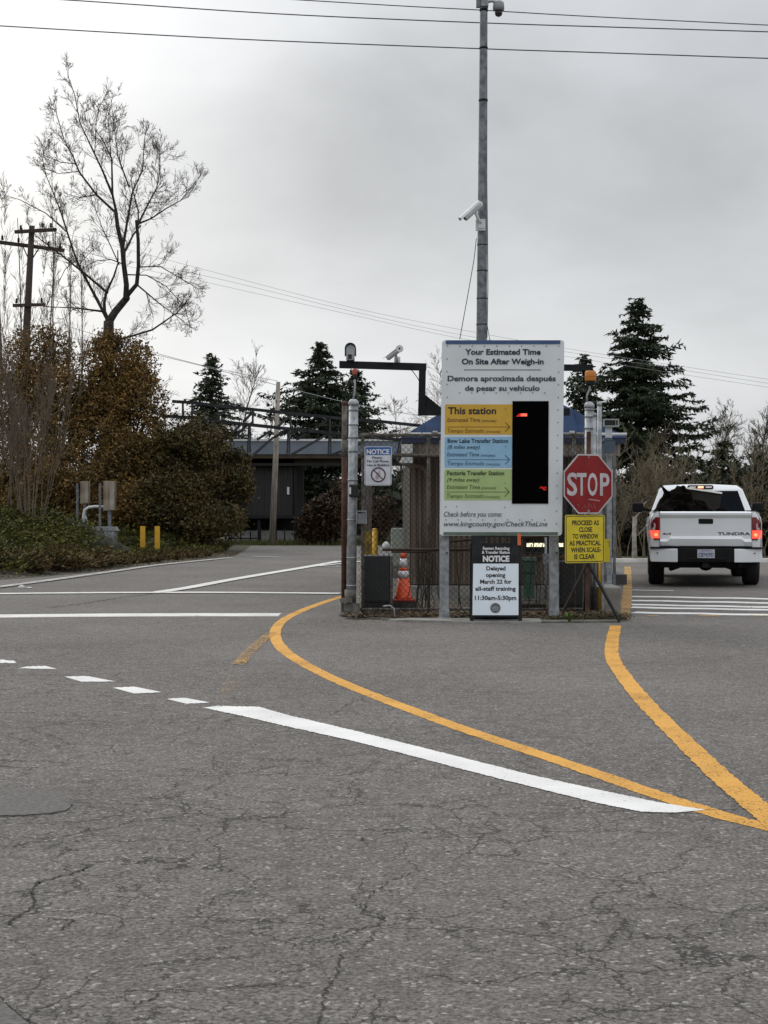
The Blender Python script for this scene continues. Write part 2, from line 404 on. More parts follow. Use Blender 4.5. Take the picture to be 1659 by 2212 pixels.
for t0, t1, b0, b1 in [((0, 1425), (30, 1428), (0, 1432), (36, 1433)), ((60, 1440), (98, 1439), (38, 1444), (124, 1446)), ((140, 1462), (190, 1461), (176, 1473), (250, 1473)),
                       ((243, 1486), (293, 1484), (290, 1499), (348, 1496)), ((358, 1510), (400, 1508), (405, 1521), (452, 1518))]:
    edge_poly([t0, t1], [b0, b1], WHITEN, .0030, .6, 10)
# yellow curve of the left lane, and its faded branch
YA = [(742, 1288), (700, 1301), (655, 1318), (620, 1335), (600, 1352), (594, 1370), (602, 1392), (630, 1418), (690, 1452), (760, 1484), (870, 1527), (1000, 1575), (1150, 1625), (1300, 1676), (1420, 1718), (1500, 1744), (1580, 1768), (1680, 1792)]
marking('road_marking', YA, .13, YELP, .0028)
marking('road_marking', [(588, 1366), (560, 1390), (535, 1414), (515, 1438)], .12, paint('half_worn_yellow_paint', (.5, .28, .06), .62), .012)
marking('road_marking', [(505, 1465), (498, 1480), (488, 1510)], .12, paint('nearly_gone_yellow_paint', (.42, .27, .10), .67), .012)
YB = [(1330, 1352), (1322, 1390), (1324, 1425), (1350, 1465), (1400, 1525), (1470, 1595), (1550, 1672), (1620, 1732), (1700, 1800)]
marking('road_marking', YB, .14, YELP, .0050)
marking('road_marking', [(1344, 1338), (1353, 1300), (1356, 1262), (1356, 1225)], .16, paint('dirty_yellow_lane_paint', (.46, .27, .08), .53), .012)
# white lines of the left lane
marking('road_marking', [(-30, 1331), (200, 1329), (400, 1328), (604, 1328)], .60, WHITEP, .0015, 6, .01)
marking('road_marking', [(-30, 1284), (150, 1282), (330, 1281), (500, 1281), (735, 1283)], .38, WHITEP, .012)
marking('road_marking', [(325, 1283), (400, 1272), (480, 1257), (560, 1243), (650, 1228), (735, 1213)], .27, WHITEP, .016)
marking('road_marking', [(690, 1224), (735, 1219), (790, 1213)], .13, WHITEP, .020)
marking('road_marking', [(-10, 1271), (80, 1259), (167, 1247), (250, 1235), (333, 1223), (467, 1209), (500, 1206)], .24, WHITEF, .024)
marking('road_marking', [(545, 1204), (600, 1205)], .35, WHITEF, .026)
marking('road_marking', [(850, 1213), (905, 1214)], .4, WHITEP, .028)
for y in (1219, 1226): marking('road_marking', [(700, y), (735, y)], .15, WHITEF, .030)
# bars across the weighing lane
for i, (y, x0) in enumerate(((1274.5, 1366), (1288.6, 1364), (1297.5, 1364), (1306.5, 1364), (1312.5, 1364), (1323.5, 1368))):
    pts = [(x0 + k * 30, y + (k * .55) + math.sin(k * 1.3 + i) * .35) for k in range(12)]
    marking('road_marking', pts if i else pts[:4], .34 if i else .16, WHITEN if i else WHITEP, .004, 2)
for x0, x1 in ((1395, 1422), (1508, 1560), (1622, 1700)): marking('road_marking', [(x0, 1330.5), ((x0 + x1) / 2, 1331), (x1, 1331)], .2, YELF, .006)
# old patches and long cracks
PATCH = mat('patched_asphalt', (.070, .064, .059), .9, 0, c2=(.13, .120, .112), scale=40, bump=.5)
def patch(pts):
    m = MB(); P_ = [G(x, y) for x, y in pts]; n = len(P_)
    m.add([(p.x, p.y, .004) for p in P_], [tuple(range(n))])
    obj('road', m, PATCH, kind='structure')
patch([(-60, 1705), (0, 1703), (60, 1702), (110, 1706), (140, 1716), (152, 1730), (153, 1745), (140, 1752), (105, 1758), (50, 1762), (0, 1763), (-60, 1763)])
patch([(-80, 2075), (0, 2158), (20, 2180), (60, 2212), (90, 2240), (-80, 2260)])
CRK = mat('crack_in_asphalt', (.02, .019, .018), .95, 0, .4, 20)
def crack(pts, w=.007, sub=14, amp=3.0):
    w *= .8
    q = []
    for a, b in zip(pts[:-1], pts[1:]):
        for k in range(sub):
            t = k / sub; q.append((a[0] + (b[0] - a[0]) * t + random.uniform(-amp, amp) * 1.6, a[1] + (b[1] - a[1]) * t + random.uniform(-amp, amp) * .8))
    q.append(pts[-1]); g = [G(*p) for p in q]; m = MB()
    m.strip(g, [w * random.uniform(.2, 1.5) for _ in g], .0035, jag=0); obj('road', m, CRK, kind='structure')
crack([(0, 1764), (60, 1763), (110, 1759), (140, 1753), (155, 1738)], .014, amp=1)
crack([(200, 1870), (180, 1880), (90, 1905), (75, 1912), (68, 1935), (80, 1955), (30, 1985), (18, 2000)], .011)
crack([(0, 2155), (20, 2180), (62, 2208), (90, 2230)], .014)
crack([(1060, 2030), (1200, 2020)], .003)
crack([(905, 1880), (840, 1905), (800, 1935), (780, 1975), (830, 1985)], .006)
crack([(470, 2050), (530, 2045), (640, 2040), (700, 2030), (760, 2010), (830, 2000)], .006)
crack([(250, 2095), (350, 2080), (480, 2070), (560, 2066)], .007)
crack([(290, 2170), (330, 2160), (345, 2145), (420, 2140), (640, 2120)], .006)
crack([(690, 2212), (700, 2150), (720, 2120), (740, 2060)], .006, 16, 4)
crack([(880, 1822), (870, 1850), (905, 1880)], .004, 14, 3)
crack([(1350, 1752), (1500, 1750), (1560, 1751), (1659, 1745)], .010, amp=.8)
crack([(1150, 1757), (1250, 1756), (1350, 1753)], .006, amp=1)
crack([(100, 1313), (180, 1304), (260, 1291), (330, 1284)], .04, amp=1)
crack([(500, 1280), (600, 1278), (733, 1277)], .03, amp=.5)
crack([(100, 1985), (160, 1990), (130, 2010)], .008)
crack([(480, 1560), (520, 1545), (600, 1560)], .006)
crack([(1000, 1494), (1040, 1495), (1150, 1496)], .012, amp=.6)
crack([(720, 1540), (800, 1500), (850, 1496)], .005)
# ------------------------------------------------------------------ ISLAND
m = MB()
isl = [(732, 1330), (760, 1333), (840, 1341), (1010, 1345), (1180, 1346), (1340, 1345)]
f_ = [G(*p) for p in isl]
back = [(3.35, 34.0), (-.2, 34.0)]
ring = [(p.x, p.y) for p in f_] + [(3.18, 20.6)] + back
m.prism([(x, y) for x, y in ring], lambda u, v, d: Vector((u, v, .02 + d)), .10)
obj('kerb_island', m, CONCD, kind='structure')
m = MB(); q = [G(*p) for p in ((838, 1343), (930, 1345), (1025, 1347), (1170, 1347))]
m.prism([(p.x, p.y) for p in q] + [(2.0, 19.65), (.35, 19.75)], lambda u, v, d: Vector((u, v, .026 + d)), .10)
obj('pavement', m, CONC, kind='structure')
m = MB(); q = [(PX(736, 20.4), 20.25), (-.3, 19.98), (.4, 19.84), (1.2, 19.80), (2.0, 19.78), (2.6, 19.62), (3.0, 19.60), (3.1, 20.2), (3.2, 23.0), (-.4, 23.0), (PX(738, 20.6), 21.5)]
m.add([(x, y, .0285) for x, y in q], [tuple(range(len(q)))]); obj('island_soil', m, SOIL, kind='structure')
# dead leaves and bits on the island
LITTER = leafmat('dead_leaves', [(.03, .018, .01), (.09, .05, .025), (.14, .085, .04), (.06, .05, .02)])
m = MB()
for i in range(3400):
    x = random.uniform(-.5, 3.15); y = 19.72 + abs(random.gauss(0, .5)); z = .03 + random.random() ** 2 * .05
    a = random.random() * 6.28; s = random.uniform(.012, .035); t = random.uniform(-.5, .9)
    d1 = Vector((math.cos(a), math.sin(a), t * .5)) * s; d2 = Vector((-math.sin(a), math.cos(a), random.uniform(-.3, .6))) * s * .6
    c = Vector((x, y, z)); m.add([c - d1, c - d2, c + d1, c + d2], [(0, 1, 2, 3)])
obj('leaf_litter', m, LITTER, kind='stuff', label='dead leaves and twigs drifted along the foot of the chain link fence', cat='leaf litter')
MOSS = leafmat('moss', [(.05, .05, .02), (.10, .085, .04), (.13, .10, .06), (.06, .07, .02)])
m = MB()
for i in range(3500):
    u = random.random(); x = 2.05 + u * 1.05 + random.gauss(0, .05); y = 19.62 + random.gauss(0, .10); hgt = .07 * math.exp(-((x - 2.75) / .45) ** 2) + .02
    z = .02 + random.random() * hgt; a = random.random() * 6.28; s = random.uniform(.01, .03)
    d1 = Vector((math.cos(a), math.sin(a), .6)) * s; d2 = Vector((-math.sin(a), math.cos(a), 0)) * s * .35; c = Vector((x, y, z)); m.add([c - d2, c + d1, c + d2], [(0, 1, 2)])
obj('moss_clump', m, MOSS, kind='stuff', label='moss and dry grass heaped at the kerb below the stop sign', cat='moss')
WEED = leafmat('weed_leaves', [(.06, .10, .02), (.12, .17, .04)])
def weed(x, y, h, n, label):
    m = MB()
    for i in range(n):
        a = random.random() * 6.28; l = h * random.uniform(.5, 1); b = Vector((x, y, .02)); d = Vector((math.cos(a) * .6, math.sin(a) * .6, 1)).normalized()
        tip = b + d * l; sd_ = Vector((-math.sin(a), math.cos(a), 0)) * .018
        m.add([b, b + d * l * .55 + sd_, tip, b + d * l * .55 - sd_], [(0, 1, 2, 3)])
    obj('weed', m, WEED, label=label, cat='weed', group='weeds on the island')
p = G(1230, 1338, .06); weed(p.x, p.y, .17, 40, 'green leafy weed at the foot of the right grey sign post')
p = G(1012, 1338, .06); weed(p.x + .0, 20.0, .10, 20, 'small weed beside the left edge of the folding notice board')

# ------------------------------------------------------------------ BIG WHITE TIME SIGN
YS = 19.6
sr = FPX / YS      # pixels per metre here
o = P(952, 1157, YS)
sgn = thing('information_sign', 'tall white waiting time sign with yellow, blue and green boxes beside a black display', 'sign', (PX(1080, YS), YS, 0))
SWd, SHt = 264 / sr, 422 / sr
fr = frame(o + Vector((-.012, 0, 0)), (1, 0, 0), (.012, 0, 1), (0, -1, 0))
def su(zx, zy): return (zx - 97 + (zy - 88) * .0152) / (5.02 * sr)
def sv(zy): return SHt - (zy - 88) / (5.02 * sr)
m = MB(); m.prism(rrect(0, 0, SWd, SHt, .04), fr, .035); panel = obj('panel', m, SIGNW, sgn)
for nm, za, zb, xa, xb, c in (('header_strip', 88, 130, 138, 1378, (.04, .085, .19)), ('footer_strip', 2168, 2200, 105, 1345, (.10, .15, .11))):
    m = MB(); m.prism([(su(xa, za), sv(zb)), (su(xb, za), sv(zb)), (su(xb, za), sv(za)), (su(xa, za), sv(za))], lambda u, v, d: fr(u, v, .006 + d), .008); obj(nm, m, mat(nm, c, .4), panel)
def sbox(x0, y0, x1, y1, c, nm, r=.02):
    m = MB(); pts = rrect(su(x0, y0), sv(y1), su(x1, y0), sv(y0), r); k = [(u if u < su(x1, y0) - .03 else su(x1, y0), v) for u, v in pts]
    m.prism(k, lambda u, v, d: fr(u, v, .003 + d), .004); return obj(nm, m, mat(nm + '_paint', c, .45, var=.05), panel)
sbox(127, 783, 858, 1110, (.60, .36, .035), 'yellow_box'); sbox(122, 1135, 853, 1470, (.26, .46, .64), 'blue_box'); sbox(118, 1487, 848, 1822, (.37, .49, .20), 'green_box')
m = MB(); m.prism([(su(848, 1860), sv(1860)), (su(1242, 1860), sv(1860)), (su(1250, 748), sv(748)), (su(858, 748), sv(748))], lambda u, v, d: fr(u, v, .010 + d), .012)
scr = obj('display', m, mat('display_black', (.0012, .0012, .0012), .9, 0, .2, 4, spec=.03), panel)
RED = emis('red_led', (1, .03, .02), 1.0); REDC = emis('bright_red_led', (1, .12, .07), 1.8)
def leds(cells, mt, nm):
    m = MB()
    for zx, zy, s in cells:
        u, v = su(zx, zy), sv(zy); w = s / (5.02 * sr); m.add([fr(u - w, v - w, .0125), fr(u + w, v - w, .0125), fr(u + w, v + w, .0125), fr(u - w, v + w, .0125)], [(0, 1, 2, 3)])
    obj(nm, m, mt, scr)
leds([(905 + i * 11, 890 + j * 11, 3.6) for i in range(5) for j in range(3) if i + j > 1], RED, 'led_dots')
leds([(1150 + i * 11, 1680 + j * 10, 3) for i in range(7) for j in range(4) if (i * 3 + j * 5) % 4 and not (i < 3 and j > 1)], RED, 'led_dots')
leds([(950 + i * 10, 888 + j * 10, 4.4) for i in range(7) for j in range(3)], REDC, 'led_digit')
def stext(txt, x0, x1, base, cap, mt, bold=0, shear=0, nm='lettering', d=.0055):
    m = MB(); text(m, fr, txt, su(x0, base), su(x1, base), sv(base), cap / (5.02 * sr), bold, shear, d); return m
def sjoin(items, mt, nm='lettering'):
    for t in items:
        m = MB(); text(m, fr, t[0], su(t[1], t[3]), su(t[2], t[3]), sv(t[3]), t[4] / (5.02 * sr), t[5], t[6], .0065); obj(nm, m, mt, panel)
sjoin([('Your Estimated Time', 345, 1165, 243, 60, .032, 0), ('On Site After Weigh-in', 308, 1197, 347, 60, .032, 0)], NAVY)
sjoin([('Demora aproximada después', 155, 1328, 530, 58, .026, 0), ('de pesar su vehículo', 343, 1152, 635, 56, .026, 0)], mat('slate_lettering', (.035, .045, .06), .5))
sjoin([('This station', 158, 680, 887, 74, .026, 0)], TXT)
sjoin([('Estimated Time', 150, 508, 972, 42, .006, .12), ('(minutes)', 525, 682, 975, 30, .004, .2), ('Tiempo Estimado', 150, 550, 1090, 42, .002, .12), ('(minutos)', 568, 725, 1092, 30, 0, .2)], mat('brown_lettering', (.11, .055, .008), .5))
sjoin([('Bow Lake Transfer Station', 152, 808, 1200, 44, .024, 0), ('(8 miles away)', 152, 500, 1265, 40, .008, .25)], NAVY)
sjoin([('Estimated Time', 148, 495, 1347, 42, .006, .12), ('(minutes)', 512, 668, 1350, 30, .004, .2), ('Tiempo Estimado', 148, 550, 1443, 42, .002, .12), ('(minutos)', 567, 720, 1446, 30, 0, .2)], mat('blue_lettering', (.02, .07, .13), .5))
sjoin([('Factoria Transfer Station', 147, 765, 1550, 44, .024, 0), ('(9 miles away)', 147, 495, 1620, 40, .008, .25)], mat('dark_green_lettering', (.02, .045, .01), .5))
sjoin([('Estimated Time', 145, 500, 1700, 42, .006, .12), ('(minutes)', 517, 675, 1703, 30, .004, .2), ('Tiempo Estimado', 140, 548, 1797, 42, .002, .12), ('(minutos)', 560, 718, 1800, 30, 0, .2)], mat('olive_lettering', (.06, .10, .02), .5))
sjoin([('Check before you come:', 110, 742, 2000, 54, .004, .22), ('www.kingcounty.gov/CheckTheLine', 108, 1232, 2105, 52, .006, .22)], GREYT)
for (y, x0, x1, c) in ((1028, 150, 828, (.12, .06, .01)), (1383, 150, 825, (.03, .09, .16)), (1733, 140, 820, (.07, .11, .03))):
    m = MB(); rod(m, fr, [(su(x0, y), sv(y)), (su(x1, y), sv(y))], .0065, .0065)
    rod(m, fr, [(su(x1 - 50, y), sv(y - 50)), (su(x1, y), sv(y)), (su(x1 - 50, y), sv(y + 50))], .009, .0068); obj('arrow', m, mat('arrow_paint', c, .5), panel)
m = MB(); rod(m, fr, [(su(333, 409), sv(409)), (su(1167, 409), sv(409))], .008, .005); obj('rule_line', m, NAVY, panel)
m = MB()
for (zx, zy) in [(155 + i * 134, 150) for i in range(10)] + [(150, 290 + i * 138) for i in range(4)] + [(1362 - i * 2.5, 295 + i * 137) for i in range(14)] + [(285 + i * 132, 657) for i in range(8)] + [(130, 1892), (250, 1890), (770, 1900)] + [(130 + i * 134, 2035) for i in range(9)] + [(785, 835), (780, 1235), (770, 1635)]:
    m.lathe([(.0085, 0), (.0085, .003), (.005, .005)], fr(su(zx, zy), sv(zy), .004), 8, Matrix.Rotation(R(90), 3, 'X'))
obj('rivets', m, mat('rivet_steel', (.24, .25, .26), .5, .3), panel)
m = MB(); m.bx(fr(0, 0).x + .06, fr(0, 0).x + SWd - .05, YS + .037, YS + .09, fr(0, .22).z, fr(0, .30).z); m.bx(fr(0, 0).x + .06, fr(0, 0).x + SWd - .05, YS + .037, YS + .09, fr(0, 1.9).z, fr(0, 1.98).z); obj('back_channel', m, GALVD, sgn)
for x0, x1 in ((950, 970), (1187.5, 1207)):
    m = MB(); a, b = PX(x0, YS + .1) , PX(x1, YS + .1); zt = PZ(1120, YS)
    m.bx(a, b, YS + .092, YS + .20, .02, zt + 1.0); lg = obj('post', m, GALV, sgn, bevel=.006)
    m = MB(); m.bx(a - .006, b + .006, YS + .086, YS + .206, .02, PZ(1318, YS)); m.bx(a - .03, b + .03, YS + .06, YS + .23, .02, .035); obj('base_sleeve', m, GALV, lg, bevel=.004)
    m = MB(); m.lathe([(.012, 0), (.012, .01)], ((a + b) / 2 + .03, YS + .088, PZ(1195, YS)), 8, Matrix.Rotation(R(90), 3, 'X')); obj('bolt', m, BLACKM, lg)

# ------------------------------------------------------------------ FOLDING NOTICE BOARD
YA_ = 19.15; s2 = FPX / YA_
def zd(zx, zy): return ((1080 + zx / 3.318) * .864, (1300 + zy / 3.318) * .864)     # close-up picture 4 -> picture pixel
af = thing('folding_notice_board', 'black plastic folding board with white notice on delayed opening', 'notice board', (PX(1072, YA_), YA_ + .1, .028))
xb0, xb1 = PX(1015.5, YA_), PX(1128, YA_); zt = PZ(1157, YA_); tilt = .15
zb = .028
afr = frame((xb0, YA_, zb), (1, 0, 0), Vector((.0, tilt, 1)).normalized(), Vector((0, -1, tilt)).normalized())
Wd = xb1 - xb0; Ht = (zt - zb) / Vector((0, tilt, 1)).normalized().z
def au(zx): return (zx - 333 + 10) / (3.318 / .864 * s2) - .0
def au2(zx): return (PX(zd(zx, 0)[0], YA_) - xb0)
def av(zy): return (PZ(zd(0, zy)[1], YA_) - zb) * 1.011
m = MB(); hh = .055
m.prism([(0, 0), (.045, 0), (.055, .05), (Wd - .055, .05), (Wd - .045, 0), (Wd, 0), (Wd - .02, Ht - .12), (.035, Ht - .12)], afr, .03)
m.prism([(.02, Ht - .12), (Wd - .02, Ht - .12), (Wd - .022, Ht - .095), (.022, Ht - .095)], afr, .03)
for u0, u1 in ((.022, .13), (.235, .262), (.37, .395), (Wd - .13, Wd - .022)):
    m.prism([(u0, Ht - .095), (u1, Ht - .095), (u1, Ht - .02), (u0, Ht - .02)], afr, .03)
m.prism([(.022, Ht - .02), (Wd - .022, Ht - .02), (Wd - .03, Ht), (.03, Ht)], afr, .03)
fp = obj('front_panel', m, BLACKP, af, bevel=.003)
bfr = frame((xb0, YA_ + .30, zb), (1, 0, 0), Vector((0, -tilt * .85, 1)).normalized(), Vector((0, 1, tilt)).normalized())
m = MB(); m.prism([(.01, 0), (.01, Ht - .1), (Wd - .01, Ht - .1), (Wd - .01, 0)], bfr, .03); obj('back_panel', m, BLACKP, af)
m = MB(); m.prism([(au2(336), av(790)), (au2(718), av(790)), (au2(724), av(365)), (au2(346), av(365))], lambda u, v, d: afr(u, v, .004 + d), .004)
poster = obj('poster', m, mat('poster_paper', (.70, .77, .84), .5, 0, .03, 3), fp)
m = MB()
for tx, a, b, bl, cp, bo in (('Delayed', 455, 615, 420, 34, .03), ('opening', 450, 613, 475, 34, .03), ('March 22 for', 402, 665, 530, 34, .03), ('all-staff training', 362, 698, 588, 34, .03), ('11:30am-5:30pm', 357, 702, 665, 36, .03)):
    m = MB(); text(m, afr, tx, au2(a), au2(b), av(bl), cp / (3.84 * s2), bo, 0, .0065); obj('lettering', m, TXT, poster)
m = MB(); cu, cv, rr = au2(527), av(732), 43 / (3.84 * s2)
m.add([afr(cu + rr * math.cos(i * math.pi / 14), cv + rr * math.sin(i * math.pi / 14), .006) for i in range(28)], [tuple(range(28))])
seal = obj('seal', m, mat('seal_grey', (.07, .075, .08), .5), poster)
m = MB()
for k in range(28):
    a0, a1 = k * math.pi / 14, (k + 1) * math.pi / 14; r0, r1 = rr * .80, rr * .86
    m.add([afr(cu + r0 * math.cos(a0), cv + r0 * math.sin(a0), .0068), afr(cu + r1 * math.cos(a0), cv + r1 * math.sin(a0), .0068), afr(cu + r1 * math.cos(a1), cv + r1 * math.sin(a1), .0068), afr(cu + r0 * math.cos(a1), cv + r0 * math.sin(a1), .0068)], [(0, 1, 2, 3)])
for dv_, w_ in ((.35, .4), (.1, .62), (-.15, .66), (-.4, .5)): rod(m, afr, [(cu - rr * w_, cv + rr * dv_), (cu + rr * w_, cv + rr * dv_)], rr * .12, .0068)
obj('seal_ring', m, mat('seal_pale', (.35, .38, .42), .5), seal)
m = MB()
for tx, a, b, bl, cp, bo in (('Renton Recycling', 428, 650, 249, 24, .03), ('& Transfer Station', 420, 652, 282, 24, .03), ('NOTICE', 427, 648, 347, 49, .05)):
    m = MB(); text(m, afr, tx, au2(a), au2(b), av(bl), cp / (3.84 * s2), bo, 0, .003); obj('lettering', m, WTXT, fp)
m = MB(); m.prism(rrect(au2(718), av(213), au2(746), av(115), .008), lambda u, v, d: afr(u, v, .012 + d), .01); obj('orange_tag', m, mat('orange_plastic', (.6, .12, .03), .4), af)

# ------------------------------------------------------------------ STOP SIGN ON ITS TRIPOD
YT = 19.65; ang = R(28); sc3 = FPX / YT
cx = PX(1271, YT)
st = thing('stop_sign', 'red STOP sign on rusty post, turned towards the weighing lane', 'stop sign', (PX(1268, YT), YT, .06))
n_ = Vector((math.sin(ang), -math.cos(ang), 0)); r_ = Vector((math.cos(ang), math.sin(ang), 0))
sfr = frame((cx, YT, PZ(1045.5, YT)), r_, (0, 0, 1), n_)
def octa(h): 
    R_ = h / math.cos(math.pi / 8); return [(R_ * math.cos(R(22.5 + 45 * i)), R_ * math.sin(R(22.5 + 45 * i))) for i in range(8)]
m = MB(); m.prism(octa(.381), sfr, .004); face = obj('octagon_plate', m, mat('sign_white_edge', (.5, .46, .47), .45), st)
m = MB(); m.prism(octa(.362), lambda u, v, d: sfr(u, v, .0022 + d), .002); obj('red_face', m, REDS, face)
m = MB()
for ch_, a_, b_ in (('S', 104, 186), ('T', 183, 262), ('O', 272, 352), ('P', 374, 452)): text(m, sfr, ch_, (a_ - 279) / 402 * .762, (b_ - 279) / 402 * .762, -.140, .280, .022, 0, .004)
obj('lettering', m, mat('stop_lettering', (.50, .47, .49), .45), face)
m = MB(); rod(m, sfr, [(.0, -.195), (.18, -.215)], .014, .004)
for k in range(7): rod(m, sfr, [(-.22 + k * .05 + random.uniform(-.02, .02), -.27 + random.uniform(-.05, .03)), (-.19 + k * .05, -.31 + random.uniform(-.03, .03))], .0035, .0042)
obj('scratches', m, mat('scratch_grey', (.42, .20, .20), .6), face)
m = MB(); m.lathe([(.016, 0), (.016, .006)], sfr(0, -.345, .003), 10, Matrix.Rotation(ang, 3, 'Z') @ Matrix.Rotation(R(90), 3, 'X')); m.lathe([(.012, 0), (.012, .006)], sfr(0, .34, .003), 10, Matrix.Rotation(ang, 3, 'Z') @ Matrix.Rotation(R(90), 3, 'X')); obj('bolt', m, GALV, face)
m = MB(); px0 = PX(1269, YT + .06)
m.bar((px0, YT + .085, .02), (px0 + .02, YT + .085, PZ(932, YT)), .050); obj('post', m, RUST, st)
m = MB(); m.bar((px0, YT + .05, PZ(1215, YT)), G(1338, 1341, .025), .028); obj('leg', m, BLACKM, st)
m = MB(); m.bar((px0, YT + .05, PZ(1215, YT)), (PX(1213, 20.3), 20.3, .03), .028); obj('leg', m, mat('brown_leg_steel', (.09, .075, .065), .7, .2), st)
m = MB(); m.bar((px0, YT + .06, PZ(1215, YT)), (PX(1262, 20.5), 20.5, .03), .028); obj('leg', m, BLACKM, st)
# yellow plate below
yp = thing('instruction_sign', 'yellow square sign asking drivers to stop close to the window, under the STOP sign', 'sign', (PX(1264, YT), YT, PZ(1217, YT)))
yfr = frame((PX(1263.5, YT), YT - .004, PZ(1164, YT)), r_, (0, 0, 1), n_)
h_ = .307
m = MB(); m.prism(rrect(-h_, -h_, h_, h_, .03), yfr, .003); pl = obj('plate', m, YELS, yp)
m = MB(); o_ = rrect(-h_ + .012, -h_ + .012, h_ - .012, h_ - .012, .024); i_ = rrect(-h_ + .022, -h_ + .022, h_ - .022, h_ - .022, .018); n = len(o_)
m.add([yfr(u, v, .001) for u, v in o_] + [yfr(u, v, .001) for u, v in i_], [(k, (k + 1) % n, (k + 1) % n + n, k + n) for k in range(n)]); obj('border', m, TXT, pl)
m = MB(); zs = 3.84 * sc3
for k, (tx, a, b) in enumerate((('PROCEED AS', 1160, 1400), ('CLOSE', 1222, 1340), ('TO WINDOW', 1165, 1395), ('AS PRACTICAL', 1135, 1415), ('WHEN SCALE-', 1150, 1418), ('IS CLEAR', 1180, 1362))):
    m = MB(); text(m, yfr, tx, (a - 1275) / zs / .883, (b - 1275) / zs / .883, (151.5 - (37 + 56 * k)) / zs , 39 / zs, .03, 0, .0015); obj('lettering', m, TXT, pl)
m = MB(); m.lathe([(.01, 0), (.01, .006)], yfr(0, .285, .002), 8, Matrix.Rotation(ang, 3, 'Z') @ Matrix.Rotation(R(90), 3, 'X')); m.lathe([(.01, 0), (.01, .006)], yfr(0, -.285, .002), 8, Matrix.Rotation(ang, 3, 'Z') @ Matrix.Rotation(R(90), 3, 'X')); obj('bolt', m, GALV, pl)

# ------------------------------------------------------------------ TALL CAMERA POLE
YP = 22.0
pole = thing('camera_pole', 'tall galvanised steel pole rising behind the white sign with dark straps', 'pole', (PX(1040, YP), YP, .06))
pb, pt = Vector((PX(1036, YP), YP, .06)), Vector((PX(1046.5, YP), YP, PZ(-40, YP)))
m = MB(); m.tube([pb, P(1040.5, 735, YP), P(1045, 20, YP), pt], [.085, .077, .054, .05], 16); obj('shaft', m, GALVD, pole)
for y, w in ((22, .035), (104, .03), (217, .03), (529, .012), (585, .012), (645, .012), (701, .012)):
    t = (735 - y) / 715; xx = 1040.5 + 4.5 * t; rr = .077 - .023 * t
    m = MB(); c = P(xx, y, YP); m.tube([c - Vector((0, 0, w / 2)), c + Vector((0, 0, w / 2))], rr + .006, 16); obj('strap', m, BLACKM, pole)
m = MB(); m.tube([P(1029, 515, YP - .08), P(1024, 560, YP - .1), P(1010, 640, YP - .15), P(993, 733, YP - .2)], .006, 5); m.tube([P(1053, 705, YP - .05), P(1058, 735, YP - .1)], .005, 5); m.tube([P(1051, 330, YP - .07), P(1053, 500, YP - .08), P(1054, 620, YP - .08), P(1052, 730, YP - .06)], .006, 5); obj('cable', m, GREYT, pole)
# bullet camera
def bullet(name, label, tipA, backB, r, mount, base, hood=True, group='surveillance cameras'):
    t = thing(name, label, 'camera', base, 0, group)
    a, b = Vector(tipA), Vector(backB); d = (a - b).normalized(); q = d.to_track_quat('Z', 'Y').to_matrix()
    L = (a - b).length
    m = MB(); m.lathe([(r * .55, 0), (r * .95, .02), (r, .05), (r, L * .9), (r * .93, L * .92)], b, 14, q); bo = obj('housing', m, WHITEM, t)
    m = MB(); m.lathe([(r * .8, 0), (r * .8, .004)], b + d * (L * .921), 14, q); obj('lens', m, DEEP, bo)
    if hood:
        m = MB(); up = Vector((0, 0, 1)) - d * d.z; up.normalize(); sd2 = d.cross(up)
        vs = []
        for k in range(9):
            an = R(-80 + 20 * k); nn = up * math.cos(an) + sd2 * math.sin(an)
            for rr in (r * 1.12, r * 1.2):
                vs += [b + d * .02 + nn * rr, a + d * .03 + nn * rr]
        fs = []
        for k in range(8):
            i = k * 4; j = i + 4; fs += [(i, i + 1, j + 1, j), (i + 2, j + 2, j + 3, i + 3), (i + 1, i + 3, j + 3, j + 1), (i, j, j + 2, i + 2)]
        m.add(vs, fs); obj('sunshield', m, WHITEM, bo)
    m = MB(); m.tube(mount, [.022] * len(mount), 8); m.box(mount[-1], (.09, .05, .12)); obj('mount_bracket', m, WHITEM, t)
    return t
bullet('surveillance_camera', 'white bullet camera halfway up the tall pole, tilted down to the left', P(1000, 474, YP - .25), P(1040, 438, YP - .2), .052,
       [P(1026, 456, YP - .22), P(1034, 475, YP - .15), P(1040, 484, YP - .1)], P(1040, 484, YP - .09))
m = MB(); m.box(P(1038, 486, YP - .09), (.14, .04, .16)); o_ = obj('mounting_plate', m, WHITEM, pole)
# dome camera on arm at the top
dt = thing('dome_camera', 'round dome camera hung from an arm at the top of the pole', 'camera', P(1076, 14, YP), 0, 'surveillance cameras')
m = MB(); m.tube([P(1048, 6, YP), P(1060, 2.5, YP), P(1070, 3, YP), P(1077, 8, YP)], .02, 8); m.box(P(1047, 5, YP - .02), (.1, .14, .14)); obj('arm', m, GALV, dt)
m = MB(); m.lathe([(.05, .095), (.078, .07), (.084, 0), (.08, -.035), (.06, -.045)][::-1], P(1077, 17, YP), 16); obj('housing', m, mat('grey_housing', (.2, .205, .21), .5), dt)
m = MB(); m.lathe([(.02, -.125), (.045, -.11), (.056, -.08), (.056, -.045)], P(1077, 17, YP), 14); obj('dome', m, mat('dark_dome', (.02, .02, .022), .15), dt)
m = MB(); m.box(P(1034, 4, YP), (.07, .06, .16)); m.bar(P(1034, 14, YP), P(1029, 14, YP), .03); obj('junction_box', m, GALVD, pole)

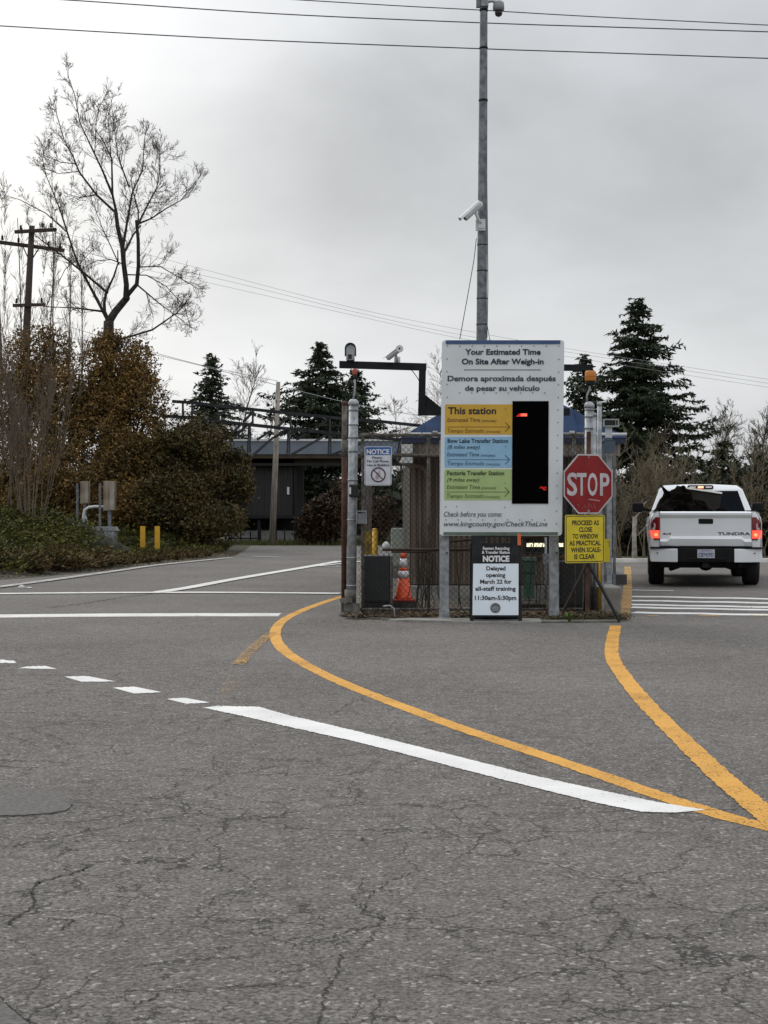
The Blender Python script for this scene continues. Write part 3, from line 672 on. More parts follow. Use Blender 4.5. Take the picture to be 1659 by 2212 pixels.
# ------------------------------------------------------------------ CRANKED BEAM WITH LAMP AND CAMERA
YG = 22.3
gt = thing('cranked_beam', 'black cranked steel beam reaching left and right behind the white sign', 'steel beam', (PX(1040, YG), YG, .06))
bw = 15 / FPX * YG
m = MB(); m.bar(P(733, 787.5, YG), P(921, 793, YG), .1, bw); m.bar(P(912.5, 800, YG), P(910.5, 896, YG), .1, bw * 1.0); obj('left_arm', m, BLACKM, gt)
m = MB(); m.bar(P(903, 890, YG), P(1230, 890, YG), .1, bw); obj('cross_beam', m, BLACKM, gt)
m = MB(); m.prism([(0, 0), (.25, 0), (.0, .2)], frame(P(918, 882, YG), (1, 0, 0), (0, 0, 1), (0, -1, 0)), .02); obj('gusset', m, BLACKM, gt)
m = MB(); m.bar(P(1200, 888, YG), P(1200, 796, YG), .1, bw); m.bar(P(1200 - 7, 794, YG), P(1280, 794.5, YG), .1, 13 / FPX * YG); obj('right_arm', m, BLACKM, gt)
for xx in (1035,):
    m = MB(); m.bar((PX(xx, YG) + .0, YG + .0, .06), (PX(xx, YG), YG, PZ(890, YG)), .12); obj('support_post', m, BLACKM, gt)
m = MB(); m.tube([P(890, 800, YG - .05), P(901, 815, YG - .05), P(906, 824, YG - .06)], .006, 5); m.tube([P(880, 797, YG - .055), P(890, 800, YG - .055)], .006, 5); obj('cable', m, BLACKM, gt)
# hooded lamp
YL = YG
lt = thing('hooded_lamp', 'hooded round-topped signal lamp standing on the left end of the black beam', 'lamp', P(757, 780, YL))
def lz(zx, zy): return ((820 + zx / 5.53) * .864, (820 + zy / 5.53) * .864)
def arch(w, h, n=14): return [(-w, 0)] + [(-w * math.cos(math.pi * i / n), h - w + w * math.sin(math.pi * i / n)) for i in range(n + 1)] + [(w, 0)]
c = P(757, 779, YL - .06); lfr = frame(c, (1, 0, 0), (0, 0, 1), (0, -1, 0))
m = MB(); A = [(u, v + .07) for u, v in arch(.082, .185)]; B = [(u, v + .07) for u, v in arch(.066, .168)]; n = len(A)
m.add([lfr(u, v, .06) for u, v in A] + [lfr(u, v, .06) for u, v in B] + [lfr(u, v, -.1) for u, v in A] + [lfr(u, v, -.1) for u, v in B],
      [(k, k + 1, k + 1 + n, k + n) for k in range(n - 1)] + [(k, k + 2 * n, k + 1 + 2 * n, k + 1) for k in range(n - 1)] + [(k + n, k + 1 + n, k + 1 + 3 * n, k + 3 * n) for k in range(n - 1)] + [(k + 2 * n, k + 3 * n, k + 1 + 3 * n, k + 1 + 2 * n) for k in range(n - 1)])
obj('hood', m, BLACKP, lt)
m = MB(); m.prism([(u, v + .075) for u, v in arch(.064, .16)], lambda u, v, d: lfr(u, v, -.02 + d), .03); obj('reflector', m, mat('pale_glass', (.5, .53, .56), .2, .3), lt)
m = MB(); m.bx(c.x - .06, c.x + .06, YL - .12, YL + .03, c.z, c.z + .10); bb = obj('lamp_base', m, GALV, lt, bevel=.008)
m = MB(); m.bx(c.x - .03, c.x + .02, YL - .127, YL - .121, c.z + .02, c.z + .085); obj('lens', m, DEEP, bb)
bullet('surveillance_camera', 'pale box camera on the black beam, turned down to the left', P(836, 775, YG - .1), P(864, 753, YG - .35), .040,
       [P(855, 765, YG - .2), P(857, 775, YG - .12), P(858, 780, YG)], P(858, 780, YG), True)
m = MB(); c = P(863, 753, YG - .37); m.lathe([(.05, -.02), (.055, 0), (.05, .02)], c, 12, Matrix.Rotation(R(90), 3, 'X')); 
tcam = [o for o in bpy.data.objects if o.get('label', '').startswith('pale box camera')][0]
obj('rear_cap', m, WHITEM, tcam)
m = MB(); m.lathe([(.014, 0), (.014, .004)], c - Vector((0, .024, 0)), 8, Matrix.Rotation(R(90), 3, 'X')); obj('cable_gland', m, DEEP, tcam)

# ------------------------------------------------------------------ FENCE POSTS, CHAIN LINK
YF = 20.5
def round_post(name, label, x0, x1, ytop, Y, mt, bands=(), dome=True, z0=.02, lean=0, group=None, r2=None):
    t = thing(name, label, 'post', (PX((x0 + x1) / 2, Y), Y, z0), 0, group); r = (x1 - x0) / 2 / FPX * Y; xc = (x0 + x1) / 2
    zt = PZ(ytop, Y) - r * .9
    pb = Vector((PX(xc - lean, Y), Y, z0)); pt = Vector((PX(xc, Y), Y, zt))
    m = MB(); m.tube([pb, pt], r, 16); obj('shaft', m, mt, t)
    m = MB(); m.lathe([(r * 1.12, -.03), (r * 1.14, .0), (r * 1.05, r * .4), (r * .7, r * .8), (r * .2, r * .95)], pt, 14); obj('cap', m, mt, t)
    for y in bands:
        z = PZ(y, Y); k = (z - z0) / (zt - z0); c = pb.lerp(pt, k); m = MB(); m.tube([c - Vector((0, 0, .011)), c + Vector((0, 0, .011))], r * 1.10, 14); obj('band', m, mt, t)
    return t
gp = round_post('gate_post', 'thick grey galvanised gate post with ring bands at the island corner', 753.5, 774, 862, 20.6, GALV, (886, 917, 945, 975, 1037, 1123, 1205, 1265), lean=5, group=None)
m = MB(); c = P(764, 1060, 20.5); m.box(c, (.12, .14, .17)); o_ = obj('photo_eye', m, DEEP, gp, bevel=.015)
m = MB(); m.box(c + Vector((-.045, -.072, .0)), (.022, .01, .09)); obj('reflector', m, WHITEM, o_)
m = MB(); m.box((PX(760, 20.6), 20.6, .09), (.2, .2, .14)); m.tube([(PX(757, 20.6), 20.6, .18), (PX(757, 20.6), 20.6, .34)], .078, 14); m.box((PX(748, 20.6), 20.5, .2), (.16, .06, .05)); obj('hinge_base', m, OLDST, gp)
rp = round_post('fence_post', 'slim rust-red post left of the thick grey gate post', 738.5, 750, 866, 20.9, RUST, (1205,), lean=1.5)
ch = [c for c in rp.children if c.name.startswith('shaft')][0]
# upper half of that post is weathered grey
m = MB(); m.tube([P(744.2, 978, 20.9), P(744.4, 872, 20.9)], .0375, 14); m.tube([P(744.2, 985, 20.9), P(744.2, 950, 20.9)], .046, 14); obj('grey_upper_sleeve', m, OLDST, rp)
m = MB(); m.bar(P(745, 1290, 20.88), P(745, 1325, 20.88), .08); obj('foot_bracket', m, OLDST, rp)

# beacons
def beacon(label, x, y, w, h, Y, stem, mt):
    t = thing('warning_beacon', label, 'beacon', P(stem[0][0], stem[0][1], Y), 0, 'amber warning beacons'); k = FPX / Y
    c = P(x, y + h / 2, Y); r = w / 2 / k; H = h / k
    m = MB(); m.lathe([(r * .95, 0), (r, .01), (r, H * .85), (r * .8, H)], c, 14); l = obj('lens', m, mt, t)
    m = MB(); m.lathe([(r * 1.08, H * .45), (r * 1.08, H * .5)], c, 14); obj('lens_rib', m, mt, l)
    m = MB(); m.lathe([(r * .5, -.06), (r * .8, -.05), (r * .85, 0)], c, 12); obj('lamp_base', m, BLACKP, t)
    m = MB(); m.tube([P(a, b, Y) for a, b in stem], .014, 7); obj('stem', m, GALV, t)
beacon('small red-orange beacon on a thin stem over the thick grey gate post', 766.5, 803, 10, 13, 20.6, [(762, 866), (766, 850), (767, 832), (766.5, 813)], mat('red_orange_lens', (.34, .06, .03), .3))
beacon('amber beacon on a bent stem over the post behind the STOP sign', 1275.5, 812, 24, 22, 21.2, [(1268, 872), (1268, 855), (1274, 840), (1275, 825)], emis('amber_lens', (.70, .24, .02), .10))
# right hand posts
round_post('gate_post', 'thick grey post with ring bands directly behind the STOP sign', 1263, 1283, 868, 21.2, GALV, (885, 900, 925), lean=1)
round_post('fence_post', 'thin grey post, shorter of the two right of the banded post', 1281.5, 1288.5, 892, 21.1, GALV, ())
round_post('fence_post', 'thin grey post, taller of the two right of the banded post', 1290, 1300, 868, 21.4, GALV, ())

# chain link fence
fc = thing('chain_link_fence', 'weathered chain link fence running behind the white sign', 'fence', (PX(1040, YF), YF, .06))
fx0, fx1 = PX(778, YF), PX(1262, YF); fz0, fz1 = .05, PZ(940, YF)
m = MB(); pitch = .037; hz = .040
ncol = int((fx1 - fx0) / (pitch / 1)) ; nrow = int((fz1 - fz0) / hz)
for i in range(ncol + 1):
    pts = []
    for j in range(nrow + 1):
        pts.append((fx0 + i * pitch + (pitch / 2 if ((i + j) % 2) else -pitch / 2), YF + (.003 if j % 2 else -.003), fz0 + j * hz / 1))
    m.tube(pts, .0040, 3, caps=False)
obj('mesh', m, mat('link_wire', (.030, .024, .019), .85, 0, c2=(.085, .075, .066), scale=3, spec=.2), fc)
def rail(y, nm='rail', r=.024, x0=778, x1=1262, mt=OLDST, Y=YF + .03, dy=0):
    m = MB(); m.tube([P(x0, y, Y), P(x1, y + dy, Y)], r, 10); obj(nm, m, mt, fc)
rail(940, x0=776, x1=1262, dy=-1); rail(984, 'rail', .022); rail(1316, 'rail', .018)
m = MB(); m.tube([P(826, 1187.5, YF - .04), P(1085, 1187.5, YF - .04)], .019, 8); m.tube([P(845, 1192, YF - .05), P(925, 1192.5, YF - .05)], .014, 8)
m.tube([P(973, 1169, YF - .04), P(1030, 1165, YF - .04)], .016, 8); m.tube([P(1120, 1163, YF - .04), P(1200, 1156, YF - .04)], .016, 8); obj('drop_bar', m, mat('dark_rust', (.025, .015, .012), .8, .2, c2=(.06, .035, .025), scale=8), fc)
for x in (784, 926, 1095, 1240): m = MB(); m.tube([P(x, 1328, YF + .05), P(x, 936, YF + .05)], .022, 10); obj('line_post', m, OLDST, fc)
m = MB()
for i in range(70):
    x = 790 + random.random() * 465; z = PZ(941 + random.uniform(-6, 4), YF); a = random.uniform(-.6, .6)
    m.tube([(PX(x, YF), YF + .02, z), (PX(x, YF) + random.uniform(-.15, .15), YF - .02, z + random.uniform(-.03, .07)), (PX(x, YF) + random.uniform(-.3, .3), YF - .02, z + random.uniform(-.08, .12))], .0035, 3, False)
obj('dead_vine', m, BARKG, kind='stuff', label='dead vine twigs tangled along the top rail of the chain link fence', cat='vine')
m = MB()
for k in range(26):
    x = PX(random.choice([905, 915, 925, 935, 945, 880, 1000, 1150, 1165, 895]) + random.uniform(-8, 8), YF + .2); pts = []; y = YF + random.uniform(.03, .35); z = .06
    h = random.uniform(.4, 1.05); dx = random.uniform(-.12, .12)
    for q in range(7): pts.append((x + dx * q / 6 + random.uniform(-.02, .02), y, z + h * q / 6))
    m.tube(pts, .005, 4, False)
obj('dead_stem_clump', m, BARK, kind='stuff', label='dead brown vine stems climbing the fence foot beside the orange cone', cat='vine')

# gate operator boxes, notices on the fence
yn = 20.36
ns = thing('phone_notice_sign', 'small white and blue NOTICE sign with crossed-out phone on the fence', 'sign', P(817, 1047, yn))
k_ = 6.4 * FPX / yn
def nz_(zx, zy): return ((zx - 502) / k_, (2180 - zy) / k_)
nfr = frame(P(lz(502, 0)[0], lz(0, 2180)[1], yn), (1, 0, 0), (.008, 0, 1), (0, -1, 0))
m = MB(); a = nz_(502, 2180); b = nz_(880, 1637); m.prism(rrect(a[0], a[1], b[0], b[1], .03), nfr, .004); npn = obj('plate', m, mat('notice_white', (.56, .58, .64), .45), ns)
m = MB(); a = nz_(512, 1757); b = nz_(870, 1647); m.prism(rrect(a[0], a[1], b[0], b[1], .02), lambda u, v, d: nfr(u, v, .002 + d), .0015); obj('blue_header', m, mat('notice_blue', (.02, .10, .32), .45), npn)
m = MB(); text(m, nfr, 'NOTICE', nz_(530, 0)[0], nz_(845, 0)[0], nz_(0, 1743)[1], 66 / k_, .03, 0, .0045); obj('lettering', m, WTXT, npn)
m = MB()
for tx, a, b, bl, cp in (('Please,', 605, 750, 1806, 30), ('No Cell Phone', 540, 835, 1858, 33), ('Use in Building', 537, 845, 1911, 33)): m = MB(); text(m, nfr, tx, nz_(a, 0)[0], nz_(b, 0)[0], nz_(0, bl)[1], cp / k_, .02, 0, .003); obj('lettering', m, TXT, npn)
cu, cv = nz_(695, 2030)
m = MB()
for k in range(32):
    a0, a1 = k * math.pi / 16, (k + 1) * math.pi / 16; r0, r1 = 86 / k_, 104 / k_
    m.add([nfr(cu + r0 * math.cos(a0), cv + r0 * math.sin(a0), .004), nfr(cu + r1 * math.cos(a0), cv + r1 * math.sin(a0), .004), nfr(cu + r1 * math.cos(a1), cv + r1 * math.sin(a1), .004), nfr(cu + r0 * math.cos(a1), cv + r0 * math.sin(a1), .004)], [(0, 1, 2, 3)])
rod(m, nfr, [(cu - 66 / k_, cv + 66 / k_), (cu + 66 / k_, cv - 66 / k_)], 14 / k_, .0045); obj('ban_ring', m, mat('dark_red_print', (.07, .012, .016), .5), npn)
m = MB(); rod(m, nfr, [(cu - 25 / k_, cv - 60 / k_), (cu + 8 / k_, cv + 30 / k_)], 46 / k_, .0025); rod(m, nfr, [(cu + 10 / k_, cv + 20 / k_), (cu + 24 / k_, cv + 68 / k_)], 9 / k_, .0026); obj('phone_picture', m, mat('phone_print', (.36, .28, .30), .5), npn)
m = MB(); rod(m, nfr, [nz_(512, 1757), nz_(512, 2170), nz_(868, 2170), nz_(868, 1757)], 4 / k_, .0027); obj('border', m, TXT, npn)

t = thing('keypad_box', 'small grey keypad box in a pale frame beside the grey gate post', 'box', P(781, 1131, 20.45))
m = MB(); c = P(781, 1120, 20.45); m.box(c, (.10, .07, .135)); kb = obj('box', m, mat('box_grey', (.16, .17, .18), .5), t)
m = MB()
for dx in (-.062, .062): m.box(c + Vector((dx, -.02, .012)), (.012, .05, .17))
m.box(c + Vector((0, -.02, .098)), (.14, .05, .012)); obj('frame', m, GALV, t)

def black_cabinet(label, x0, x1, y0, y1, Y):
    t = thing('black_cabinet', label, 'cabinet', (PX((x0 + x1) / 2, Y), Y + .15, .06), 0, 'black cabinets behind the fence')
    a, b = PX(x0, Y), PX(x1, Y); zt, zb = PZ(y0, Y), PZ(y1, Y)
    m = MB(); m.bx(a, b, Y, Y + .35, zb, zt); cb = obj('body', m, mat('cabinet_black', (.012, .015, .018), .5, 0, .3, 4), t, bevel=.02)
    m = MB(); m.bx(a + .02, b - .02, Y - .006, Y - .001, zb + .03, zt - .05); obj('door', m, mat('cabinet_door', (.009, .013, .016), .4), cb, bevel=.002)
    m = MB(); m.bx(a - .0, b + .0, Y - .02, Y + .37, .02, zb - .001); obj('plinth', m, mat('plinth_black', (.012, .011, .01), .8), t)
    m = MB(); m.bx(b + .004, b + .028, Y + .02, Y + .10, .02, zt - .01); m.bx(a - .03, a - .004, Y + .02, Y + .10, .02, zt - .01); obj('side_channel', m, OLDST, t)
black_cabinet('black cabinet behind the fence between grey post and orange cone', 786, 844, 1200, 1302, 20.9)
black_cabinet('black cabinet behind the fence under the yellow square sign', 1210, 1258, 1212, 1310, 21.0)
m = MB(); m.bx(PX(846, 21.2), PX(900, 21.2), 21.0, 21.45, .02, PZ(1299, 21.2)); m.bx(PX(843, 21.2), PX(858, 21.2), 20.95, 21.0, .02, PZ(1300, 21.2))
obj('concrete_block', m, mat('dark_block', (.03, .027, .022), .95, 0, c2=(.07, .062, .05), scale=7, bump=.3), label='dark low block under the orange cone', cat='block')
m = MB(); c = G(853, 1332, .06); m.tube([c + Vector((-.15, .02, .13)), c + Vector((-.06, .01, .14)), c + Vector((-.01, 0, .10)), c + Vector((0, 0, .0))], .010, 6); obj('bent_pipe', m, GALV, label='short bent grey conduit sticking up at the fence foot', cat='pipe')

# orange cone
ORG = mat('cone_orange', (.88, .10, .02), .45, 0, .1, 5); CW = mat('cone_white_band', (.80, .78, .82), .4, 0, .08, 5)
def cone(label, c, h, w, sticky=False, name='traffic_cone'):
    t = thing(name, label, 'traffic cone', c, 0, 'orange cones'); c = Vector(c)
    rb, rt = w * .36, w * .10
    def rz(z): return rb + (rt - rb) * z / h
    def seg(nm, z0, z1, mt, e=0): 
        m = MB(); m.lathe([(rz(z0) + e, z0), (rz(z1) + e, z1)], c, 20); obj(nm, m, mt, t)
    m = MB(); m.box(c + Vector((0, 0, .02)), (w, w, .035)); obj('base', m, mat('cone_base', (.35, .03, .015), .6), t, bevel=.012)
    m = MB(); m.lathe([(rb * 1.12, .037), (rz(.06), .07), (rz(h * .47), h * .47)], c, 20); obj('body', m, ORG, t)
    seg('white_band', h * .47 + .002, h * .62, CW, .002); seg('middle_ring', h * .62 + .002, h * .685, ORG); seg('white_band', h * .685 + .002, h * .865, CW, .002); seg('tip', h * .865 + .002, h, ORG)
c = P(871.5, 1297, 21.15); c.z = PZ(1299, 21.2) + .003; cone('orange traffic cone with two white bands behind the chain link fence', c, .68, .32)

# things in the yard behind the fence
def post_box(name, label, cat, x0, x1, y0, y1, Y, mt, d=None, bevel=.01, group=None):
    m = MB(); a, b = PX(x0, Y), PX(x1, Y); d = d or (b - a); m.bx(a, b, Y, Y + d, max(PZ(y1, Y), 0), PZ(y0, Y)); return obj(name, m, mt, label=label, cat=cat, bevel=bevel, group=group)
t = thing('bollard', 'bright yellow round bollard seen through the fence left of the white cabinet', 'bollard', (PX(810, 30), 30, 0))
m = MB(); m.tube([(PX(810, 30), 30, 0), (PX(810, 30), 30, PZ(1145, 30))], .055, 12); obj('post', m, YELM, t)
m = MB(); m.lathe([(.057, 0), (.05, .02), (.02, .035)], (PX(810, 30), 30, PZ(1145, 30)), 12); obj('cap', m, YELM, t)
t = thing('timber_column', 'grey-brown timber column with yellow-painted foot behind the keypad box', 'column', (PX(792, 29), 29, 0))
m = MB(); m.bx(PX(781, 29), PX(803, 29), 29, 29.2, PZ(1147, 29), PZ(985, 29)); obj('upper_shaft', m, mat('lichened_wood', (.06, .052, .045), .95, 0, c2=(.15, .13, .115), scale=9, stretch=(3, 3, .6)), t)
m = MB(); m.bx(PX(780, 29), PX(804, 29), 28.99, 29.21, 0, PZ(1147, 29)); obj('yellow_foot', m, mat('worn_yellow', (.12, .085, .02), .9, 0, c2=(.33, .22, .03), scale=10), t)
t = thing('electrical_cabinet', 'pale grey-green electrical cabinet seen through the fence above the orange cone', 'cabinet', (PX(863, 31), 31, 0))
m = MB(); m.bx(PX(845, 31), PX(882, 31), 31, 31.4, .25, PZ(1141, 31)); cb = obj('body', m, mat('pale_green_grey', (.33, .37, .32), .5), t, bevel=.015)
m = MB(); m.bx(PX(847, 31), PX(880, 31), 30.985, 30.999, .3, PZ(1150, 31)); obj('door', m, mat('pale_green_door', (.36, .40, .35), .5), cb)
m = MB(); m.bx(PX(847, 31), PX(880, 31), 31.02, 31.38, 0, .249); obj('plinth', m, CONC, t)
t = thing('floodlight', 'small round white floodlight seen just above the dark fence rail', 'floodlight', (PX(834, 24), 24, 0))
c = P(834, 1178, 24); m = MB(); m.lathe([(.02, .05), (.05, .035), (.062, 0), (.062, -.03)][::-1], c, 14, Matrix.Rotation(R(70), 3, 'X')); obj('lamp_head', m, WHITEM, t)
m = MB(); m.tube([c + Vector((.03, .03, -.03)), (c.x + .04, 24.05, .0)], .015, 8); obj('stand', m, GALV, t)
t = thing('delineator_post', 'red and white banded post at the left wall of the weigh house', 'delineator', (PX(881, 34), 34, 0))
zz = [0, .35, .48, .62, .76, .9, 1.0, 1.1]; 
for i in range(7):
    m = MB(); m.lathe([(.045 if i else .06, zz[i] + .001), (.045, zz[i + 1])], (PX(881, 34), 34, 0), 12); obj('band', m, ORG if i % 2 == 0 else CW, t)
m = MB(); m.lathe([(.03, 0), (.045, .03), (.03, .06)], (PX(880, 34), 34, 1.1), 10); obj('top_knob', m, ORG, t)

# ------------------------------------------------------------------ WEIGH HOUSE
YH = 24.0; hx0, hx1 = PX(885, YH), PX(1306, YH); yb = 32.0
ho = thing('weigh_house', 'small brown corrugated weigh house with blue metal hip roof', 'building', ((hx0 + hx1) / 2, (YH + yb) / 2, 0))
def corr(x0, x1, y, z0, z1, pitch=.085, dep=.03, axis='x'):
    m = MB(); n = int(abs(x1 - x0) / pitch); vs = []; fs = []
    prof = []
    for i in range(n):
        a = x0 + (x1 - x0) * i / n; w = (x1 - x0) / n
        prof += [(a, 0), (a + w * .35, 0), (a + w * .5, -dep), (a + w * .85, -dep)]
    prof.append((x1, 0))
    for x, d in prof:
        for z in (z0, z1): vs.append((x, y + d, z) if axis == 'x' else (y - d, x, z))
    for i in range(len(prof) - 1): fs.append((2 * i, 2 * i + 2, 2 * i + 3, 2 * i + 1))
    m.add(vs, fs); return m
YE = YH - .8
zs0, zs1, zs2 = PZ(1262, YH), PZ(985, YE), PZ(957, YE)
w_ = MB(); w_.bx(hx0, hx1, YH + .03, yb, .05, zs1); wl = obj('wall', w_, mat('dark_siding', (.05, .038, .03), .7), ho)
obj('front_siding', corr(hx0 + .02, hx1 - .02, YH + .02, zs0, zs1), SIDING, wl)
obj('side_siding', corr(YH + .05, yb, hx1 + .005, zs0, zs1, axis='y'), SIDING, wl)
m = MB(); m.bx(hx0 - .06, hx1 + .02, YH - .28, YH - .001, .02, zs0 - .02); m.bx(hx0 - .0, hx1 + .02, YH - .001, YH + .028, .055, zs0 - .02); obj('concrete_base', m, CONC, ho)
ob = corr(hx0 - .10, hx1 + .12, YE, zs1, zs2, .09, .015); obj('upper_band', ob, mat('tan_siding', (.16, .13, .105), .65, 0, c2=(.23, .19, .155), scale=3), ho)
m = MB(); m.bx(hx0 - .10, hx1 + .12, YE + .02, YH + .0, zs1 + .002, zs1 + .02); obj('soffit', m, mat('soffit_dark', (.05, .04, .035), .8), ho)
ex0, ex1, ey0, ey1 = hx0 - .14, hx1 + .2, YE - .06, yb + .3; z2 = PZ(946, YE)
m = MB(); m.bx(ex0, ex1, ey0, ey0 + .04, zs2 + .002, z2); m.bx(ex0, ex0 + .04, ey0 + .042, ey1, zs2 + .002, z2); m.bx(ex1 - .04, ex1, ey0 + .042, ey1, zs2 + .002, z2); obj('fascia', m, BLUEF, ho)
xm = (ex0 + ex1) / 2; ym0, ym1 = ey0 + 1.9, ey1 - 1.9; zr = z2 + 1.12
m = MB(); A = [(ex0 - .02, ey0 - .02, z2), (ex1 + .02, ey0 - .02, z2), (ex1 + .02, ey1, z2), (ex0 - .02, ey1, z2), (xm, ym0, zr), (xm, ym1, zr)]
m.add(A, [(0, 1, 4), (1, 2, 5, 4), (2, 3, 5), (3, 0, 4, 5), (0, 3, 2, 1)]); rf = obj('roof', m, BLUE, ho)
m = MB()
for i in range(1, 10):
    x = ex0 + (ex1 - ex0) * i / 10; k = 1 - abs(x - xm) / (xm - ex0); m.bar((x, ey0, z2 + .015), (x, ey0 + (ym0 - ey0) * k, z2 + (zr - z2) * k + .015), .02, .03)
obj('roof_seams', m, BLUE, rf)
m = MB(); m.tube([(ex0, ey0 - .06, z2 + .05), (ex1, ey0 - .06, z2 + .05)], .022, 8)
for x in (940, 1236): m.box(P(x, 938, ey0 - .03), (.07, .07, .1))
obj('white_conduit', m, WHITEM, ho)
m = MB(); q = [P(*a) for a in ((866, 995, YH - .18), (878, 1003, YH - .15), (905, 1006, YH - .1), (920, 1014, YH - .07), (926, 1030, YH - .06), (927, 1262, YH - .06))]; m.tube(q, .042, 10); obj('downpipe', m, mat('downpipe_brown', (.17, .13, .10), .5), ho)
m = MB()
for y0, y1 in ((960, 979), (984, 1000)): m.box(P(879, (y0 + y1) / 2, YE - .1), (.17, .08, (y1 - y0) / FPX * YH))
obj('junction_box', m, mat('fixture_white', (.55, .57, .55), .5), ho)
# window with lit strip
m = MB(); wa, wb = PX(1130, YH), PX(1300, YH); m.bx(wa, wb, YH - .035, YH - .004, PZ(1195, YH), PZ(1030, YH)); wf = obj('window', m, mat('window_frame', (.02, .02, .02), .5), ho)
m = MB(); m.bx(wa + .04, wb - .04, YH - .042, YH - .036, PZ(1191, YH), PZ(1034, YH)); obj('pane', m, mat('dark_pane', (.006, .007, .009), .08), wf)
m = MB()
for a, b in ((1137, 1152), (1153, 1163), (1164, 1179), (1186, 1199), (1200, 1216)): m.bx(PX(a, YH), PX(b, YH), YH - .048, YH - .043, PZ(1181, YH), PZ(1173, YH))
obj('lit_strip', m, emis('warm_lit_window', (1, .93, .62), 1.3), wf)
m = MB(); m.bx(wa, wb, YH - .06, YH - .004, PZ(1205, YH), PZ(1200, YH)); obj('window_sill', m, mat('sill_rust', (.08, .03, .02), .7), wf)
# side service window and counter
m = MB(); m.bx(hx1 + .03, hx1 + .38, 24.2, 27.0, PZ(1262, 24.4), PZ(1240, 24.4)); m.bx(hx1 + .03, hx1 + .06, 24.3, 26.8, .98, 1.9); obj('service_counter', m, mat('counter_dark', (.03, .03, .032), .5), ho)

# green bin and boxes by the house
t = thing('green_bin', 'green lidded bin against the weigh house under its lit window', 'bin', (PX(1143, 23.4), 23.4, .06))
m = MB(); a, b = PX(1131, 23.4), PX(1156, 23.4); m.bx(a, b, 23.3, 23.6, .45, PZ(1211, 23.4)); m.bx(a + .02, b - .02, 23.33, 23.58, .06, .45); obj('bin_body', m, mat('bin_green', (.035, .10, .065), .5), t, bevel=.01)
m = MB(); m.bx(a - .012, b + .012, 23.27, 23.62, PZ(1211, 23.4) + .003, PZ(1204, 23.4)); obj('lid', m, mat('bin_lid', (.09, .15, .12), .5), t)
t = thing('meter_box', 'grey meter box on a pole left of the right sign post', 'box', (PX(1180, 23.2), 23.2, .06))
m = MB(); m.bx(PX(1172, 23.2), PX(1186, 23.2), 23.1, 23.2, PZ(1218, 23.2), PZ(1196, 23.2)); obj('box', m, mat('meter_grey', (.2, .205, .21), .5), t)
m = MB(); m.tube([(PX(1179, 23.2), 23.22, .06), (PX(1179, 23.2), 23.22, PZ(1150, 23.2))], .02, 8); obj('stand', m, GALV, t)
post_box('timber_baulk', 'low dark timber baulk behind the fence right of the folding board', 'timber', 1128, 1180, 1305, 1326, 21.6, mat('wet_timber', (.02, .016, .013), .9, 0, .4, 6), .2)
post_box('paving_kerbstone', 'pale kerbstone lying behind the left grey sign post', 'kerbstone', 990, 1018, 1314, 1330, 21.2, CONC, .15)

# things right of the STOP sign
post_box('concrete_wall', 'low grey concrete wall along the weighing lane behind the tripod leg', 'wall', 1296, 1343, 1268, 1345, 20.9, mat('lane_wall_concrete', (.19, .18, .165), .9, 0, c2=(.29, .28, .26), scale=5, bump=.2), 9.0, .02)
t = thing('bollard', 'yellow steel bollard behind the right edge of the yellow square sign', 'bollard', (PX(1298, 20.8), 20.8, .06))
m = MB(); m.tube([(PX(1298, 20.8), 20.8, .06), (PX(1298, 20.8), 20.8, PZ(1190, 20.8))], .032, 12); obj('post', m, YELM, t)
t = thing('lane_sign', 'small yellow sign plate with black border just behind the square yellow sign', 'sign', P(1311, 1214, 20.7))
ff = frame(P(1304, 1214, 20.7), (1, 0, 0), (0, 0, 1), (0, -1, 0)); m = MB(); m.prism(rrect(0, 0, .085, .31, .02), ff, .004); pl2 = obj('plate', m, YELS, t)
m = MB(); rod(m, ff, [(.05, .27), (.075, .27), (.075, .20)], .006, .002); obj('black_mark', m, TXT, pl2)
m = MB(); m.bar(P(1302, 1340, 20.75) , P(1302, 1165, 20.75), .03); obj('stake', m, GALV, t)
t = thing('lane_display', 'small framed black lane display with grey surround on a post above the STOP sign', 'display', (PX(1312, 21.6), 21.6, .06))
a, b = PX(1301, 21.6), PX(1334, 21.6); z0, z1 = PZ(923, 21.6), PZ(906, 21.6)
m = MB(); m.bx(a, b, 21.45, 21.55, z1 - .018, z1); m.bx(a, b, 21.45, 21.55, z0, z0 + .018); m.bx(a, a + .012, 21.45, 21.55, z0 + .018, z1 - .018); m.bx(b - .015, b, 21.45, 21.55, z0 + .018, z1 - .018); m.bx(b - .05, b - .042, 21.46, 21.55, z0 + .018, z1 - .018); obj('frame', m, mat('display_frame', (.30, .31, .31), .5), t)
m = MB(); m.bx(a + .013, b - .052, 21.49, 21.54, z0 + .02, z1 - .02); obj('screen', m, DEEP, t)
m = MB(); m.bx(PX(1306, 21.6), PX(1320, 21.6), 21.5, 21.54, PZ(950, 21.6), z0 - .002); obj('bracket', m, WHITEM, t)
m = MB(); m.bx(PX(1303, 21.6), PX(1325, 21.6), 21.44, 21.6, PZ(978, 21.6), PZ(953, 21.6)); m.prism([(0, 0), (.143, 0), (.12, .05), (.02, .05)], frame(P(1303, 953, 21.44), (1, 0, 0), (0, 0, 1), (0, -1, 0)), .15); obj('control_box', m, mat('blue_grey_box', (.07, .10, .14), .5), t)
m = MB(); m.bar((PX(1316, 21.7), 21.7, .06), (PX(1316, 21.7), 21.7, PZ(935, 21.7)), .07); obj('post', m, GALV, t)
